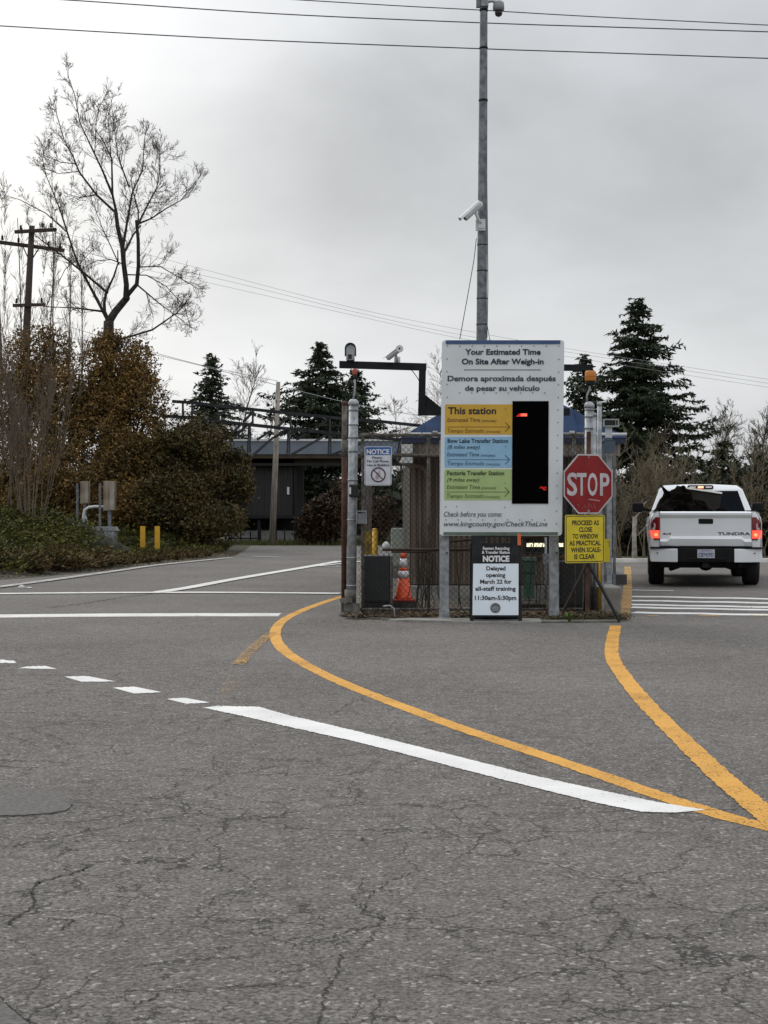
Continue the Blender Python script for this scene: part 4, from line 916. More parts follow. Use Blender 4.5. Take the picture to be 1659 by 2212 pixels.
m = MB(); m.bar((PX(1304, 21.9), 21.9, .06), (PX(1304, 21.9), 21.9, PZ(960, 21.9)), .05); m.bar((PX(1327, 21.9), 21.9, .06), (PX(1327, 21.9), 21.9, PZ(985, 21.9)), .04); obj('conduit', m, GALVD, t)

# ------------------------------------------------------------------ PICKUP TRUCK
def make_truck():
    ty = 27.9; yaw = R(-9.5)
    loc = (PX(1524, ty), ty, 0)
    t = thing('pickup_truck', 'white four-door pickup truck seen from behind with brake lights on', 'pickup truck', loc, yaw)
    PW = mat('white_car_paint', (.80, .825, .85), .28, 0, .03, 1.5, coat=.5)
    BT = mat('black_trim', (.008, .008, .009), .6, 0, .2, 8, spec=.2); GL = mat('tinted_glass', (.004, .006, .009), .15, 0, .1, 3, spec=.04)
    TY = mat('tyre_rubber', (.012, .012, .012), .85, 0, .3, 10); UN = mat('underbody', (.008, .008, .008), .8, 0, .3, 6)
    def o(nm, m, mt, par=t, bv=0): return obj(nm, m, mt, par, local=True, bevel=bv)
    Lt = 5.7
    def half(z, y):       # half width of the body by height
        k = 1.0
        if z > 1.18: k = 1 - .10 * ((z - 1.18) / .22) ** 1.6
        if z < .75: k = 1 - .035 * (.75 - z) / .4
        w = 1.012
        if y < .25: w -= .03 * (1 - y / .25) ** 2
        if y > 5.1: w -= .16 * ((y - 5.1) / .6) ** 2
        for yc in (1.12, 4.78):
            w += .022 * math.exp(-((y - yc) / .42) ** 2)
        return w * k
    def bottom(y):
        for yc in (1.12, 4.78):
            d = abs(y - yc)
            if d < .50: return max(.46, .40 + math.sqrt(max(0, .50 ** 2 - d * d)))
        return .46
    def top(y): return 1.37 if y < 4.2 else 1.37 - .16 * ((y - 4.2) / 1.5) ** 1.5
    ysn = [i * .08 for i in range(int(Lt / .08) + 1)]
    for s in (-1, 1):
        m = MB(); rows = 9; vs = []
        for y in ysn:
            b, tt = bottom(y), top(y)
            for k in range(rows):
                z = b + (tt - b) * k / (rows - 1); vs.append((s * half(z, y), y, z))
            vs.append((s * (half(tt, y) - .07), y, tt + .012))
        q = rows + 1; fs = []
        for i in range(len(ysn) - 1):
            for k in range(rows):
                f = (i * q + k, (i + 1) * q + k, (i + 1) * q + k + 1, i * q + k + 1); fs.append(f if s > 0 else f[::-1])
        m.add(vs, fs, True); side = o('body_side', m, PW)
        m = MB()
        for yd in (2.08, 3.05, 4.0): m.box((s * 1.0, yd, .92), (.035, .012, .8))
        o('door_gap', m, BT, side)
        m = MB()
        for yd in (2.9, 3.85): m.box((s * 1.03, yd, 1.08), (.04, .2, .035))
        o('door_handle', m, PW, side)
        # tail light
        m = MB(); 
        def tl(z0, z1, mt, nm, e=0):
            m = MB(); a = .815 if s < 0 else .835; vs = []
            n = 6
            for k in range(n + 1):
                z = z0 + (z1 - z0) * k / n
                kk = (z - .858) / .41; out = .958 - .018 * (2 * kk - 1) ** 2 - (.03 * max(0, kk - .8) / .2)
                vs += [(s * .822, -.032 - e, z), (s * (out - .03), -.034 - e, z), (s * out, .0 - e, z), (s * (half(z, .15) + .004), .16, z)]
            fs = []
            for k in range(n):
                for j in range(3):
                    f = (k * 4 + j, k * 4 + j + 1, k * 4 + j + 5, k * 4 + j + 4); fs.append(f if s > 0 else f[::-1])
            m.add(vs, fs, True); return o(nm, m, mt)
        tp = tl(.858, 1.268, mat('tail_light_red', (.20, .008, .012), .15), 'tail_light')
        tl(.885, 1.03, emis('brake_light_lit', (1, .075, .04), 1.5), 'brake_light', .004)
        m = MB(); m.lathe([(.032, 0), (.032, .004)], (s * .885, -.04, .95), 12, Matrix.Rotation(R(90), 3, 'X')); o('brake_bulb', m, emis('brake_bulb', (1, .3, .12), 1.6))
        m = MB(); m.prism([(-.0, 0), (.055, 0), (.065, .10), (.03, .13), (.035, .05), (0, .03)], frame((s * .955, -.035, 1.04), (-s, 0, 0), (0, 0, 1), (0, -1, 0)), .004); o('reverse_light', m, mat('clear_lens', (.5, .42, .42), .2))
    # tailgate
    fr2 = frame((0, 0, 0), (1, 0, 0), (0, 0, 1), (0, -1, 0))
    m = MB(); prof = [(-.02, .735), (-.050, .75), (-.075, .878), (-.018, .925), (-.018, 1.25), (-.060, 1.31), (-.060, 1.35), (-.02, 1.372), (.05, 1.372), (.05, .735)]
    n = len(prof); xs = [-.812, -.69, -.63, .63, .69, .812]; vs = []
    for x in xs:
        for i, (y, z) in enumerate(prof):
            zz = z
            if abs(x) > .65 and 2 <= i <= 3: zz = z - .05
            vs.append((x, y, zz))
    fs = [(i * n + j, i * n + (j + 1) % n, (i + 1) * n + (j + 1) % n, (i + 1) * n + j) for i in range(len(xs) - 1) for j in range(n)]
    fs = [f[::-1] for f in fs] + [tuple(range(n)), tuple(range(5 * n, 6 * n))[::-1]]
    m.add(vs, fs); tg = o('tailgate', m, PW, t, .004)
    m = MB(); m.prism(rrect(-.125, 1.148, .135, 1.24, .02), lambda u, v, d: fr2(u, v, .024 + d), .012); hd = o('tailgate_handle', m, BT, tg)
    m = MB(); text(m, fr2, 'TUNDRA', .215, .79, .945, .052, .025, 0, .0205); o('lettering', m, BT, tg); m = MB(); text(m, fr2, '4x4', -.775, -.615, .948, .036, .03, .25, .0205); o('lettering', m, BT, tg)
    for s in (-1, 1):
        m = MB(); m.bx(s * .93 - .115 if s > 0 else -.94 + .0, .815 if False else (s * .93 + .02 if s > 0 else -.816), .0, .06, .46, 1.30); 
    m = MB()
    for s in (-1, 1): m.box((s * .8155, -.016, 1.05), (.006, .012, .64))
    o('panel_gap', m, BT)
    # corner skins between tailgate and side
    for s in (-1, 1):
        m = MB(); vs = []; zz = [.73, .80, .857, .86, 1.27, 1.30, 1.37]
        for z in zz: vs += [(s * .818, -.012, z), (s * (half(z, 0) - .045), -.012, z), (s * (half(z, 0)), .03, z)]
        fs = []
        for k in range(len(zz) - 1):
            for j in range(2):
                f = (k * 3 + j, k * 3 + j + 1, k * 3 + j + 4, k * 3 + j + 3); fs.append(f if s > 0 else f[::-1])
        m.add(vs, fs, True); o('corner_panel', m, PW)
    # bumper
    for s in (-1, 1):
        m = MB(); pts = [(.50, .455), (.97, .46), (1.0, .52), (.99, .70), (.50, .70)]; vs = []
        k = len(pts)
        for (x, z) in pts: vs.append((s * x, -.20 + .09 * max(0, (x - .6) / .4) ** 2, z))
        for (x, z) in pts: vs.append((s * x, .0, z))
        fs = [tuple(range(k)), tuple(range(2 * k - 1, k - 1, -1))] + [(i, i + k, (i + 1) % k + k, (i + 1) % k) for i in range(k)]
        if s < 0: fs = [f[::-1] for f in fs]
        m.add(vs, fs); bp_ = o('bumper_end', m, PW, t, .012)
        m = MB(); m.lathe([(.014, 0), (.014, .006)], (s * .86, -.165, .62), 10, Matrix.Rotation(R(90), 3, 'X')); o('parking_sensor', m, BT, bp_)
        m = MB(); m.bx(*( (.53, 1.0) if s > 0 else (-1.0, -.53)), -.17, .02, .703, .722); o('bumper_step', m, BT)
    m = MB(); m.prism([(-.5, .46), (.5, .46), (.5, .715), (-.5, .715)], lambda u, v, d: fr2(u, v, .185 + d), .15); m.prism([(-.38, .50), (.38, .50), (.30, .53), (-.30, .53)], lambda u, v, d: fr2(u, v, .20 + d), .03); bc = o('bumper_centre', m, BT, t, .01)
    m = MB(); m.prism([(-.152, .535), (.155, .535), (.155, .69), (-.152, .69)], lambda u, v, d: fr2(u, v, .196 + d), .004); np = o('number_plate', m, mat('plate_white', (.50, .52, .60), .4), bc)
    PB = mat('plate_blue', (.02, .04, .12), .5); m = MB(); text(m, fr2, 'C87429D', -.13, .135, .56, .068, .02, 0, .198); o('lettering', m, PB, np); m = MB(); text(m, fr2, 'WASHINGTON', -.09, .09, .655, .018, .02, 0, .198); o('lettering', m, PB, np)
    m = MB(); m.bx(-.06, .06, -.14, .2, .36, .455); o('tow_hitch', m, UN)
    # bed inside
    m = MB(); m.bx(-.80, .80, .055, 1.98, .78, .80); bed = o('bed_floor', m, UN)
    m = MB()
    for s in (-1, 1): m.bx(*((.80, .86) if s > 0 else (-.86, -.80)), .055, 1.98, .78, 1.36)
    m.bx(-.86, .86, 1.981, 2.02, .78, 1.37); o('bed_liner', m, BT)
    m = MB()
    for s in (-1, 1): m.bx(*((.84, .955) if s > 0 else (-.955, -.84)), .02, 2.0, 1.383, 1.392)
    o('bed_rail', m, BT)
    # underbody
    m = MB(); m.bx(-.45, -.36, .1, 5.2, .40, .55); m.bx(.36, .45, .1, 5.2, .40, .55); m.tube([(-.8, 1.12, .41), (.8, 1.12, .41)], .055, 10); m.lathe([(.02, -.15), (.12, -.1), (.16, 0), (.12, .1), (.02, .15)], (.05, 1.12, .41), 12, Matrix.Rotation(R(90), 3, 'X')); m.bx(-.80, .80, .25, .50, .34, .50); m.bx(-.8, .8, 1.9, 4.3, .38, .6)
    m.tube([(.62, -.02, .40), (.62, .6, .40), (.5, 1.8, .45)], .04, 8); m.tube([(-.6, .9, .3), (-.45, 1.2, .34)], .05, 8); m.tube([(.6, .9, .3), (.45, 1.2, .34)], .05, 8); m.bx(-.93, .93, .2, .26, .40, .75); o('chassis', m, UN)
    m = MB(); m.bx(-.78, .78, 4.3, 5.4, .3, .6); m.bx(-.85, .85, 4.0, 5.5, .6, 1.1); o('engine_bay', m, UN)
    # wheels
    for s in (-1, 1):
        for yc in (1.12, 4.78):
            m = MB(); c = Vector((s * .87, yc, .41)); q = Matrix.Rotation(R(90), 3, 'Y')
            m.lathe([(.26, -.14), (.37, -.145), (.405, -.12), (.412, -.06), (.412, .06), (.405, .12), (.37, .145), (.26, .14)], c, 28, q); w_ = o('wheel', m, TY)
            m = MB(); m.lathe([(.25, -.10), (.26, .125)] if s > 0 else [(.26, -.125), (.25, .10)], c, 20, q); o('rim', m, mat('alloy', (.35, .36, .37), .35, .8), w_)
    # cab
    zb, zt_ = 1.36, 1.90
    sec = [(2.03, 1.36, .965), (2.30, 1.84, .74), (2.55, 1.895, .715), (3.5, 1.915, .715), (3.95, 1.87, .71), (4.55, 1.36, .93)]
    # roof, pillars as a frame: rear face
    m = MB()
    def quad(a, b, c, d): m.add([a, b, c, d], [(0, 1, 2, 3)], False)
    # upper cab shell
    y0, z0, w0 = 2.03, 1.36, .965; y1, z1, w1 = 2.27, 1.80, .80
    vs = [(-w0, y0, z0), (w0, y0, z0), (w0 * .985, 4.62, z0), (-w0 * .985, 4.62, z0), (-w1, y1, z1), (w1, y1, z1), (w1, 3.95, z1 + .02), (-w1, 3.95, z1 + .02),
          (-w1 + .1, y1 + .08, z1 + .075), (w1 - .1, y1 + .08, z1 + .075), (w1 - .1, 3.80, z1 + .105), (-w1 + .1, 3.80, z1 + .105), (-.3, y1 + .1, z1 + .095), (.3, y1 + .1, z1 + .095), (.3, 3.75, z1 + .125), (-.3, 3.75, z1 + .125)]
    fs = [(0, 1, 5, 4), (1, 2, 6, 5), (2, 3, 7, 6), (3, 0, 4, 7), (4, 5, 9, 13, 12, 8), (5, 6, 10, 9), (6, 7, 11, 15, 14, 10), (7, 4, 8, 11), (9, 10, 14, 13), (13, 14, 15, 12), (12, 15, 11, 8)]
    m.add(vs, fs); cab = o('cab', m, PW, t, .03)
    # glass follows each face, a little proud
    def pane(face, ins, mt, nm, off=.006):
        a, b, c, d = [Vector(p) for p in face]; nn = (b - a).cross(d - a).normalized()
        def bl(u, v): return (a * (1 - u) + b * u) * (1 - v) + (d * (1 - u) + c * u) * v
        u0, u1, v0, v1 = ins; k = [bl(u0, v0) + nn * off, bl(u1, v0) + nn * off, bl(u1, v1) + nn * off, bl(u0, v1) + nn * off]
        m = MB(); m.add(k + [p - nn * (off + .004) for p in k], [(0, 1, 2, 3), (0, 4, 5, 1), (1, 5, 6, 2), (2, 6, 7, 3), (3, 7, 4, 0)]); return o(nm, m, mt, cab)
    V_ = [Vector(v) for v in vs]
    pane((V_[0], V_[1], V_[5], V_[4]), (.065, .935, .02, .93), BT, 'window_seal', .005)
    pane((V_[0], V_[1], V_[5], V_[4]), (.072, .928, .03, .91), GL, 'rear_window', .010)
    pane((V_[1], V_[2], V_[6], V_[5]), (.06, .46, .05, .9), GL, 'side_window', .010); pane((V_[1], V_[2], V_[6], V_[5]), (.49, .93, .05, .9), GL, 'side_window', .010)
    pane((V_[3], V_[0], V_[4], V_[7]), (.07, .51, .05, .9), GL, 'side_window', .010); pane((V_[3], V_[0], V_[4], V_[7]), (.54, .94, .05, .9), GL, 'side_window', .010)
    pane((V_[2], V_[3], V_[7], V_[6]), (.06, .94, .05, .95), GL, 'windscreen', .010)
    # high brake light
    m = MB(); m.prism(rrect(-.255, -.040, .245, .040, .035), frame((0, y1 + .01, z1 + .045), (1, 0, 0), (0, .35, 1), (0, -1, .3)), .03); hb = o('high_brake_light', m, BT, cab)
    m = MB(); m.prism(rrect(-.055, -.02, .055, .02, .012), frame((0, y1 - .006, z1 + .045), (1, 0, 0), (0, .35, 1), (0, -1, .3)), .004); o('lit_lens', m, emis('high_brake_lit', (1, .28, .15), 3.0), hb)
    for s in (-1, 1): m = MB(); m.prism(rrect(-.06, -.015, .06, .015, .01), frame((s * .155, y1 - .006, z1 + .045), (1, 0, 0), (0, .35, 1), (0, -1, .3)), .004); o('cargo_lamp', m, mat('cargo_lens', (.75, .68, .68), .3), hb)
    # hood and front
    m = MB(); vs = []; 
    hy = [4.55, 4.8, 5.2, 5.5, 5.68, 5.70]; hzz = [1.37, 1.36, 1.32, 1.25, 1.15, .5]
    for y, z in zip(hy, hzz):
        w = half(1.0, min(y, 5.7)) - .06
        for k in range(7): u = -1 + 2 * k / 6; vs.append((u * w, y, z + .04 * (1 - u * u) * (1 if z > 1 else 0)))
    m.add(vs, [(i * 7 + k, i * 7 + k + 1, (i + 1) * 7 + k + 1, (i + 1) * 7 + k) for i in range(5) for k in range(6)], True); o('bonnet', m, PW)
    m = MB(); m.bx(-.6, .6, 5.70, 5.73, .65, 1.08); o('grille', m, BT)
    m = MB(); m.bx(-.96, .96, 5.62, 5.80, .46, .62); o('front_bumper', m, PW, t, .02)
    for s in (-1, 1):
        m = MB(); m.bx(*((.62, .86) if s > 0 else (-.86, -.62)), 5.66, 5.725, .85, 1.05); o('headlight', m, mat('headlight_clear', (.5, .52, .54), .15), t, .02)
        m = MB(); c = Vector((s * 1.22, 4.05, 1.45)); m.box(c, (.23, .12, .20)); mi = o('mirror', m, BT, t, .035)
        m = MB(); m.bar((s * .95, 4.1, 1.38), (s * 1.15, 4.07, 1.42), .05); o('mirror_arm', m, BT, mi)
    return t
truck = make_truck()
TM = wm(truck)
# load in the bed
def tl(x, y, z): return TM @ Vector((x, y, z))
m = MB()
def lump(m, c, r, seed, n=10, sx=1, sy=1, sz=1):
    vs = []; k = 2 * n
    for i in range(n + 1):
        th = math.pi * i / n
        for j in range(k):
            ph = 2 * math.pi * j / k; d = Vector((math.sin(th) * math.cos(ph), math.sin(th) * math.sin(ph), math.cos(th)))
            f = r * (1 + .32 * noise.noise(d * 2.3 + Vector((seed, seed, 0))) + .16 * noise.noise(d * 6 + Vector((seed, 0, 0))))
            vs.append(c + Vector((d.x * sx, d.y * sy, d.z * sz)) * f)
    fs = [(i * k + j, (i + 1) * k + j, (i + 1) * k + (j + 1) % k, i * k + (j + 1) % k) for i in range(n) for j in range(k)]
    m.add(vs, fs)
DK = mat('dark_load_fabric', (.002, .0016, .0012), .95, 0, c2=(.007, .005, .004), scale=9, spec=.05)
lump(m, tl(-.55, .6, 1.28), .34, 3, 12, 1, 1, 1.15); lump(m, tl(-.42, .62, 1.62), .20, 8, 10, 1.1, 1, 1.1); lump(m, tl(-.20, .5, 1.3), .26, 11, 10, 1.1, 1, 1.1)
m.prism([(0, 0), (.06, -.05), (.22, -.2), (.15, -.3), (.08, -.18)], frame(tl(-.79, .55, 1.87), (1, 0, 0), (0, 0, 1), (0, -1, 0)), .08)
obj('dark_tarp_bundle', m, DK, label='lumpy dark bundle piled in the left of the truck bed', cat='bundle')
t = thing('white_board', 'flat pale board with white top edge leaning in the truck bed', 'board', tl(.05, .9, .8))
Mr = TM.to_3x3() @ Matrix.Rotation(R(8.5), 3, 'Y') @ Matrix.Rotation(R(-12), 3, 'X')
c = tl(-.04, .85, 1.30); m = MB(); m.box(c, (.62, .03, .90), Mr); obj('board_face', m, mat('board_grey', (.03, .029, .025), .9, spec=.1), t)
m = MB(); m.box(c + Mr @ Vector((0, -.01, .468)), (.63, .07, .032), Mr); obj('top_edge', m, mat('board_edge_white', (.82, .82, .76), .6), t)
m = MB(); lump(m, tl(.28, .25, 1.385), .05, 4, 8, 1.8, 1, 1.1); lump(m, tl(.10, .25, 1.375), .03, 5, 8, 1.8, 1, 1); obj('dark_strap_heap', m, DK, label='small dark strap heap on the tailgate top edge', cat='strap')

# ------------------------------------------------------------------ VEGETATION TOOLS
def rnd(a=1): return Vector((random.gauss(0, 1), random.gauss(0, 1), random.gauss(0, 1))) * a
def branch(m, p, d, L, r, lev, spread=.7, up=.18, nseg=5, kids=5, wob=.16, n=3, rmin=.006, tips=None, kl=.55):
    pts = [Vector(p)]; d = Vector(d).normalized(); dirs = [d.copy()]
    for i in range(nseg):
        d = (d + rnd(wob) + Vector((0, 0, up * .35))).normalized(); pts.append(pts[-1] + d * L / nseg); dirs.append(d.copy())
    rs = [max(rmin, r * (1 - .75 * i / nseg)) for i in range(nseg + 1)]
    m.tube(pts, rs, n if r < .06 else 7, caps=False)
    if tips is not None: tips.append((pts[-1], d))
    if lev > 0:
        for k in range(kids):
            t = random.uniform(.22, .98) * nseg; i = min(int(t), nseg - 1); q = pts[i].lerp(pts[i + 1], t - i)
            a = rnd().cross(dirs[i]).normalized(); nd = (dirs[i] + a * spread * random.uniform(.6, 1.3) + Vector((0, 0, up))).normalized()
            branch(m, q, nd, L * random.uniform(kl * .7, kl * 1.2) * (1.1 - .4 * t / nseg), max(rmin, rs[i] * .5), lev - 1, spread, up, max(3, nseg - 1), kids, wob, 3, rmin, tips, kl)
def leaf(m, c, s, ar=.5, flat=0):
    a = rnd().normalized(); b = a.cross(rnd()).normalized()
    m.add([c - a * s, c - b * s * ar, c + a * s, c + b * s * ar], [(0, 1, 2, 3)])

# big bare tree, main limbs as they stand
def traced_tree():
    YB_ = 60.0; k = .2929
    def q(zx, zy, dy=0): return P(235 + (zx * k - 235) * .92, 700 + (129.6 + zy * k - 700) * .94, YB_) + Vector((0, dy, 0))
    t = thing('bare_tree', 'large leafless tree with forked dark trunk rising over the brown hedge', 'tree', (q(800, 2010).x, YB_, 0))
    m = MB(); base = q(800, 2010); m.tube([(base.x - .3, YB_, 0), (base.x - .1, YB_, base.z * .5), base, q(802, 1925)], [.34, .27, .21, .20], 10); obj('trunk', m, BARK, t)
    limbs = [([(802, 1930), (850, 1850), (940, 1740)], .34, .27), ([(940, 1740), (945, 1640), (925, 1480), (915, 1350), (880, 1200), (865, 1080)], .24, .15), ([(865, 1080), (830, 930), (825, 780), (820, 640), (750, 500), (690, 420)], .12, .03),
             ([(935, 1740), (1030, 1640), (1048, 1500), (1050, 1300), (1040, 1160)], .2, .12), ([(1040, 1160), (1030, 1050), (985, 900), (950, 780)], .08, .025), ([(1040, 1160), (1110, 980), (1160, 850), (1175, 700), (1165, 520), (1140, 440)], .09, .015),
             ([(1040, 1160), (1150, 1130), (1280, 1060), (1400, 1010), (1500, 910), (1575, 835)], .08, .012), ([(915, 1350), (940, 1100), (965, 870), (1030, 690), (1035, 420), (1030, 330)], .12, .012),
             ([(965, 870), (880, 640), (860, 480), (830, 200)], .07, .012), ([(930, 1380), (990, 1240), (1040, 1160)], .09, .06), ([(800, 1930), (770, 1850), (770, 1780), (790, 1700), (850, 1580), (885, 1480), (885, 1380)], .18, .04),
             ([(800, 1930), (740, 1820), (610, 1580), (540, 1450), (460, 1220), (400, 1040), (370, 970), (280, 760), (230, 540)], .15, .012), ([(790, 1700), (620, 1560), (440, 1420), (330, 1340), (250, 1280), (180, 1180)], .11, .015),
             ([(865, 1080), (700, 930), (560, 750), (500, 610), (430, 490), (370, 300), (350, 190)], .11, .012), ([(830, 930), (760, 750), (690, 600), (600, 400), (570, 200), (525, 60)], .10, .01),
             ([(460, 1220), (300, 1080), (100, 980), (0, 950)], .06, .012), ([(800, 2080), (920, 2060), (1150, 1990), (1280, 1900), (1350, 1850), (1450, 1720)], .13, .02), ([(1030, 1640), (1200, 1780), (1340, 1880), (1500, 2000)], .07, .015),
             ([(770, 1850), (560, 1840), (350, 1850)], .10, .02), ([(1048, 1500), (1200, 1480), (1350, 1560), (1500, 1640)], .06, .012), ([(925, 1480), (820, 1440), (700, 1450), (600, 1500)], .06, .012), ([(945, 1560), (1100, 1560), (1250, 1640), (1400, 1800), (1440, 1950)], .06, .012),
             ([(540, 1450), (430, 1500), (340, 1620)], .05, .01), ([(700, 930), (560, 940), (450, 900)], .05, .01), ([(560, 750), (430, 800), (340, 790)], .04, .01), ([(540, 690), (400, 660), (250, 590), (220, 530)], .045, .01),
             ([(820, 640), (780, 400), (750, 210)], .04, .01), ([(1175, 700), (1250, 640)], .03, .01), ([(690, 600), (680, 350), (690, 170)], .04, .01), ([(1100, 1000), (1240, 960), (1320, 840)], .04, .01), ([(885, 1480), (760, 1200), (690, 1000)], .05, .01)]
    tm = MB()
    for pl_, r0, r1 in limbs:
        m = MB(); r0 *= .48; r1 = max(.009, r1 * .5); n = len(pl_); dy = random.uniform(-2.2, 2.2) if r0 < .058 else random.uniform(-.6, .6); pts = []
        for i, (a, b) in enumerate(pl_): pts.append(q(a, b, dy * (i / (n - 1)) if i else 0))
        rs = [r0 + (r1 - r0) * (i / (n - 1)) ** .8 for i in range(n)]
        m.tube(pts, rs, 9, caps=False)
        for pj, rj in ((pts[0], rs[0]), (pts[-1], rs[-1])): m.lathe([(rj * math.sin(a_ * math.pi / 6) + .001, -rj * math.cos(a_ * math.pi / 6)) for a_ in range(7)], pj, 9)
        obj('limb', m, BARK, t)
        tot = sum((pts[i + 1] - pts[i]).length for i in range(n - 1)); cnt = int(tot * (4.4 if r0 < .073 else 1.2))
        for c in range(cnt):
            u = random.uniform(.12, 1) * (n - 1); i = min(int(u), n - 2); p = pts[i].lerp(pts[i + 1], u - i); d = (pts[i + 1] - pts[i]).normalized()
            a = rnd().cross(d).normalized(); nd = d + a * random.uniform(.5, 1.1) + Vector((0, 0, .25))
            branch(tm, p, nd, random.uniform(.7, 1.5) * (1 - .45 * u / (n - 1)), min(.016, rs[i] * .5), 2, .8, .18, 5, 5, .20, 3, .0052)
    obj('twigs', tm, mat('twig_bark', (.06, .045, .038), .95, 0, c2=(.12, .09, .075), scale=4), t)
traced_tree()

def bare_tree(label, x, ybase, ytop, Y, r=.18, kids=6, lev=3, mt=BARKG, name='bare_tree', stems=1, group=None, up=.22, spread=.7, rmin=.0075, width=1.0):
    bz = 0; H = PZ(ytop, Y); bx = PX(x, Y)
    t = thing(name, label, 'tree', (bx, Y, 0), 0, group); m = MB(); tw = MB(); r *= .6; kids = int(kids * 1.5)
    for s in range(stems):
        d = Vector((random.uniform(-.35, .35) * (stems > 1) * width, random.uniform(-.3, .3) * (stems > 1), 1)).normalized(); b = Vector((bx, Y, 0)); pts = [b]; dd = d.copy()
        for i in range(7): dd = (dd + rnd(.06) * Vector((1, 1, .2)) if False else (dd + rnd(.06)) + Vector((0, 0, .05))).normalized(); pts.append(pts[-1] + dd * H / 7.4)
        rs = [r * (1 - .85 * i / 7) for i in range(8)]; m.tube(pts, rs, 8, caps=False)
        for c in range(int(kids * 2.4)):
            u = random.uniform(2.0, 6.9); i = int(u); p = pts[i].lerp(pts[i + 1], u - i); a = rnd(); a.z = abs(a.z) * .3; a.normalize()
            branch(tw, p, a * spread * 1.3 + Vector((0, 0, .8)), H * random.uniform(.16, .32) * (1.25 - u / 9), rs[i] * .45, lev - 1, spread, up, 5, 5, .2, 3, rmin)
    obj('trunk', m, mt, t); obj('branches', tw, mt, t); return t

def evergreen(label, x, ytop, ybase, Y, hw, dens=1.0, group='dark evergreens', name='evergreen_tree', lean=0, mtl=None, prof=None):
    H = PZ(ytop, Y); zb = max(0, PZ(ybase, Y)); bx = PX(x, Y); t = thing(name, label, 'tree', (bx, Y, 0), 0, group)
    m = MB(); m.tube([(bx, Y, 0), (bx, Y, H * .5), (bx, Y, H * .98)], [.022 * H, .012 * H, .01], 8); obj('trunk', m, BARK, t)
    m = MB(); br = MB(); Wm = hw / FPX * Y; nb = int(150 * dens)
    sd_ = random.random() * 50
    nb = int((H - zb) * 34); Wm *= 1.18
    for i in range(nb):
        u = (i + random.random()) / nb; z = zb + (H - zb) * u
        w = Wm * (prof(u) if prof else (1 - u) ** .8) * random.choice((.35, .5, .7, .8, .9, 1.0, 1.25)) * random.uniform(.85, 1.1) + .15
        a = i * 2.4 + random.uniform(-.5, .5); d = Vector((math.cos(a), math.sin(a), 0)); n = 6; pts = []; q_ = random.uniform(-.30, .22); zz = z + random.gauss(0, .12)
        for j in range(n + 1):
            v = j / n; pts.append(Vector((bx, Y, zz)) + d * w * v + Vector((0, 0, w * ((q_ + .12) * v - .42 * v * v + .34 * v ** 3))) + rnd(.02))
        br.tube(pts, [max(.012, .045 * (1 - j / n)) for j in range(n + 1)], 3, caps=False)
        sp = .17 / dens ** .5; k_ = max(3, int(w / sp)); side = Vector((-d.y, d.x, 0))
        for c in range(k_):
            v = ((c + random.random()) / k_) * n; j = min(int(v), n - 1); p = pts[j].lerp(pts[j + 1], v - j); sg = 1 if c % 2 else -1
            lat = (.20 + .36 * (1 - v / n)) * min(1.6, w) * random.uniform(.5, 1.15); e0 = (d * .75 + side * sg + Vector((0, 0, random.uniform(-.35, .1)))).normalized()
            if v / n < .12 and w > .8: continue
            nbld = int(4 + lat * 15)
            for g in range(nbld):
                t_ = (g + random.random()) / nbld; pp = p + e0 * lat * t_ + Vector((0, 0, -.10 * t_ * lat + random.gauss(0, .02)))
                e = (e0 * .8 + rnd(.45) + Vector((0, 0, random.uniform(-.45, .15)))).normalized(); L_ = random.uniform(.12, .27); f = e.cross(rnd()).normalized() * L_ * .24
                m.add([pp - f, pp + e * L_ * .5 - f * .6, pp + e * L_, pp + f], [(0, 1, 2, 3)])
    for c in range(int(60 * dens)):
        z = H - random.random() ** .8 * (H - zb) * .18; p = Vector((bx + random.gauss(0, .08), Y + random.gauss(0, .08), z)); e = (rnd() * .6 + Vector((0, 0, 1))).normalized() * random.uniform(.1, .25); f = e.cross(rnd()).normalized() * .05
        m.add([p - f, p + e, p + f], [(0, 1, 2)])
    obj('branches', br, BARK, t); obj('crown', m, mtl or EVG, t); return t
EVG = leafmat('evergreen_needles', [(.011, .020, .009), (.022, .036, .016), (.040, .058, .026), (.026, .038, .020)])

def shrub(name, label, cat, lobes, n, cols, leaf_s=.075, group=None, Y=None, stems=0, ar=.45, base=None, holes=.0):
    # lobes: (centre, (rx, ry, rz))
    b = base or Vector((lobes[0][0].x, lobes[0][0].y, 0)); t = thing(name, label, cat, b, 0, group); m = MB(); sm = MB()
    vols = [r[0] * r[2] for c, r in lobes]; tot = sum(vols)
    for c, r in lobes:
        k = int(n * r[0] * r[2] / tot)
        # boughs
        nb = 40
        for i in range(max(12, k // 260)):
            d = rnd().normalized(); e = c + Vector((d.x * r[0], d.y * r[1], d.z * r[2])) * .9; s = Vector((c.x + (e.x - c.x) * .15, c.y, max(b.z, c.z - r[2] * .9)))
            mid = (s + e) / 2 + rnd(.15); sm.tube([s, mid, e], [.05, .03, .012], 4, caps=False)
        i = 0
        while i < k:
            d = rnd().normalized(); rad = random.random() ** .36
            p = c + Vector((d.x * r[0], d.y * r[1], d.z * r[2])) * rad
            nn = noise.noise(p * 1.25) + .6 * noise.noise(p * 3.1)
            if rad > .55 and nn < -.26 + (rad - .5) * .55 - holes: i += .25; continue
            if p.z < b.z: i += 1; continue
            q = p + rnd(.05)
            for _ in range(3): leaf(m, q + rnd(.07), leaf_s * random.uniform(.6, 1.3), ar)
            i += 1
    obj('stems', sm, BARKG, t); obj('foliage', m, leafmat(name + '_leaves', cols), t); return t

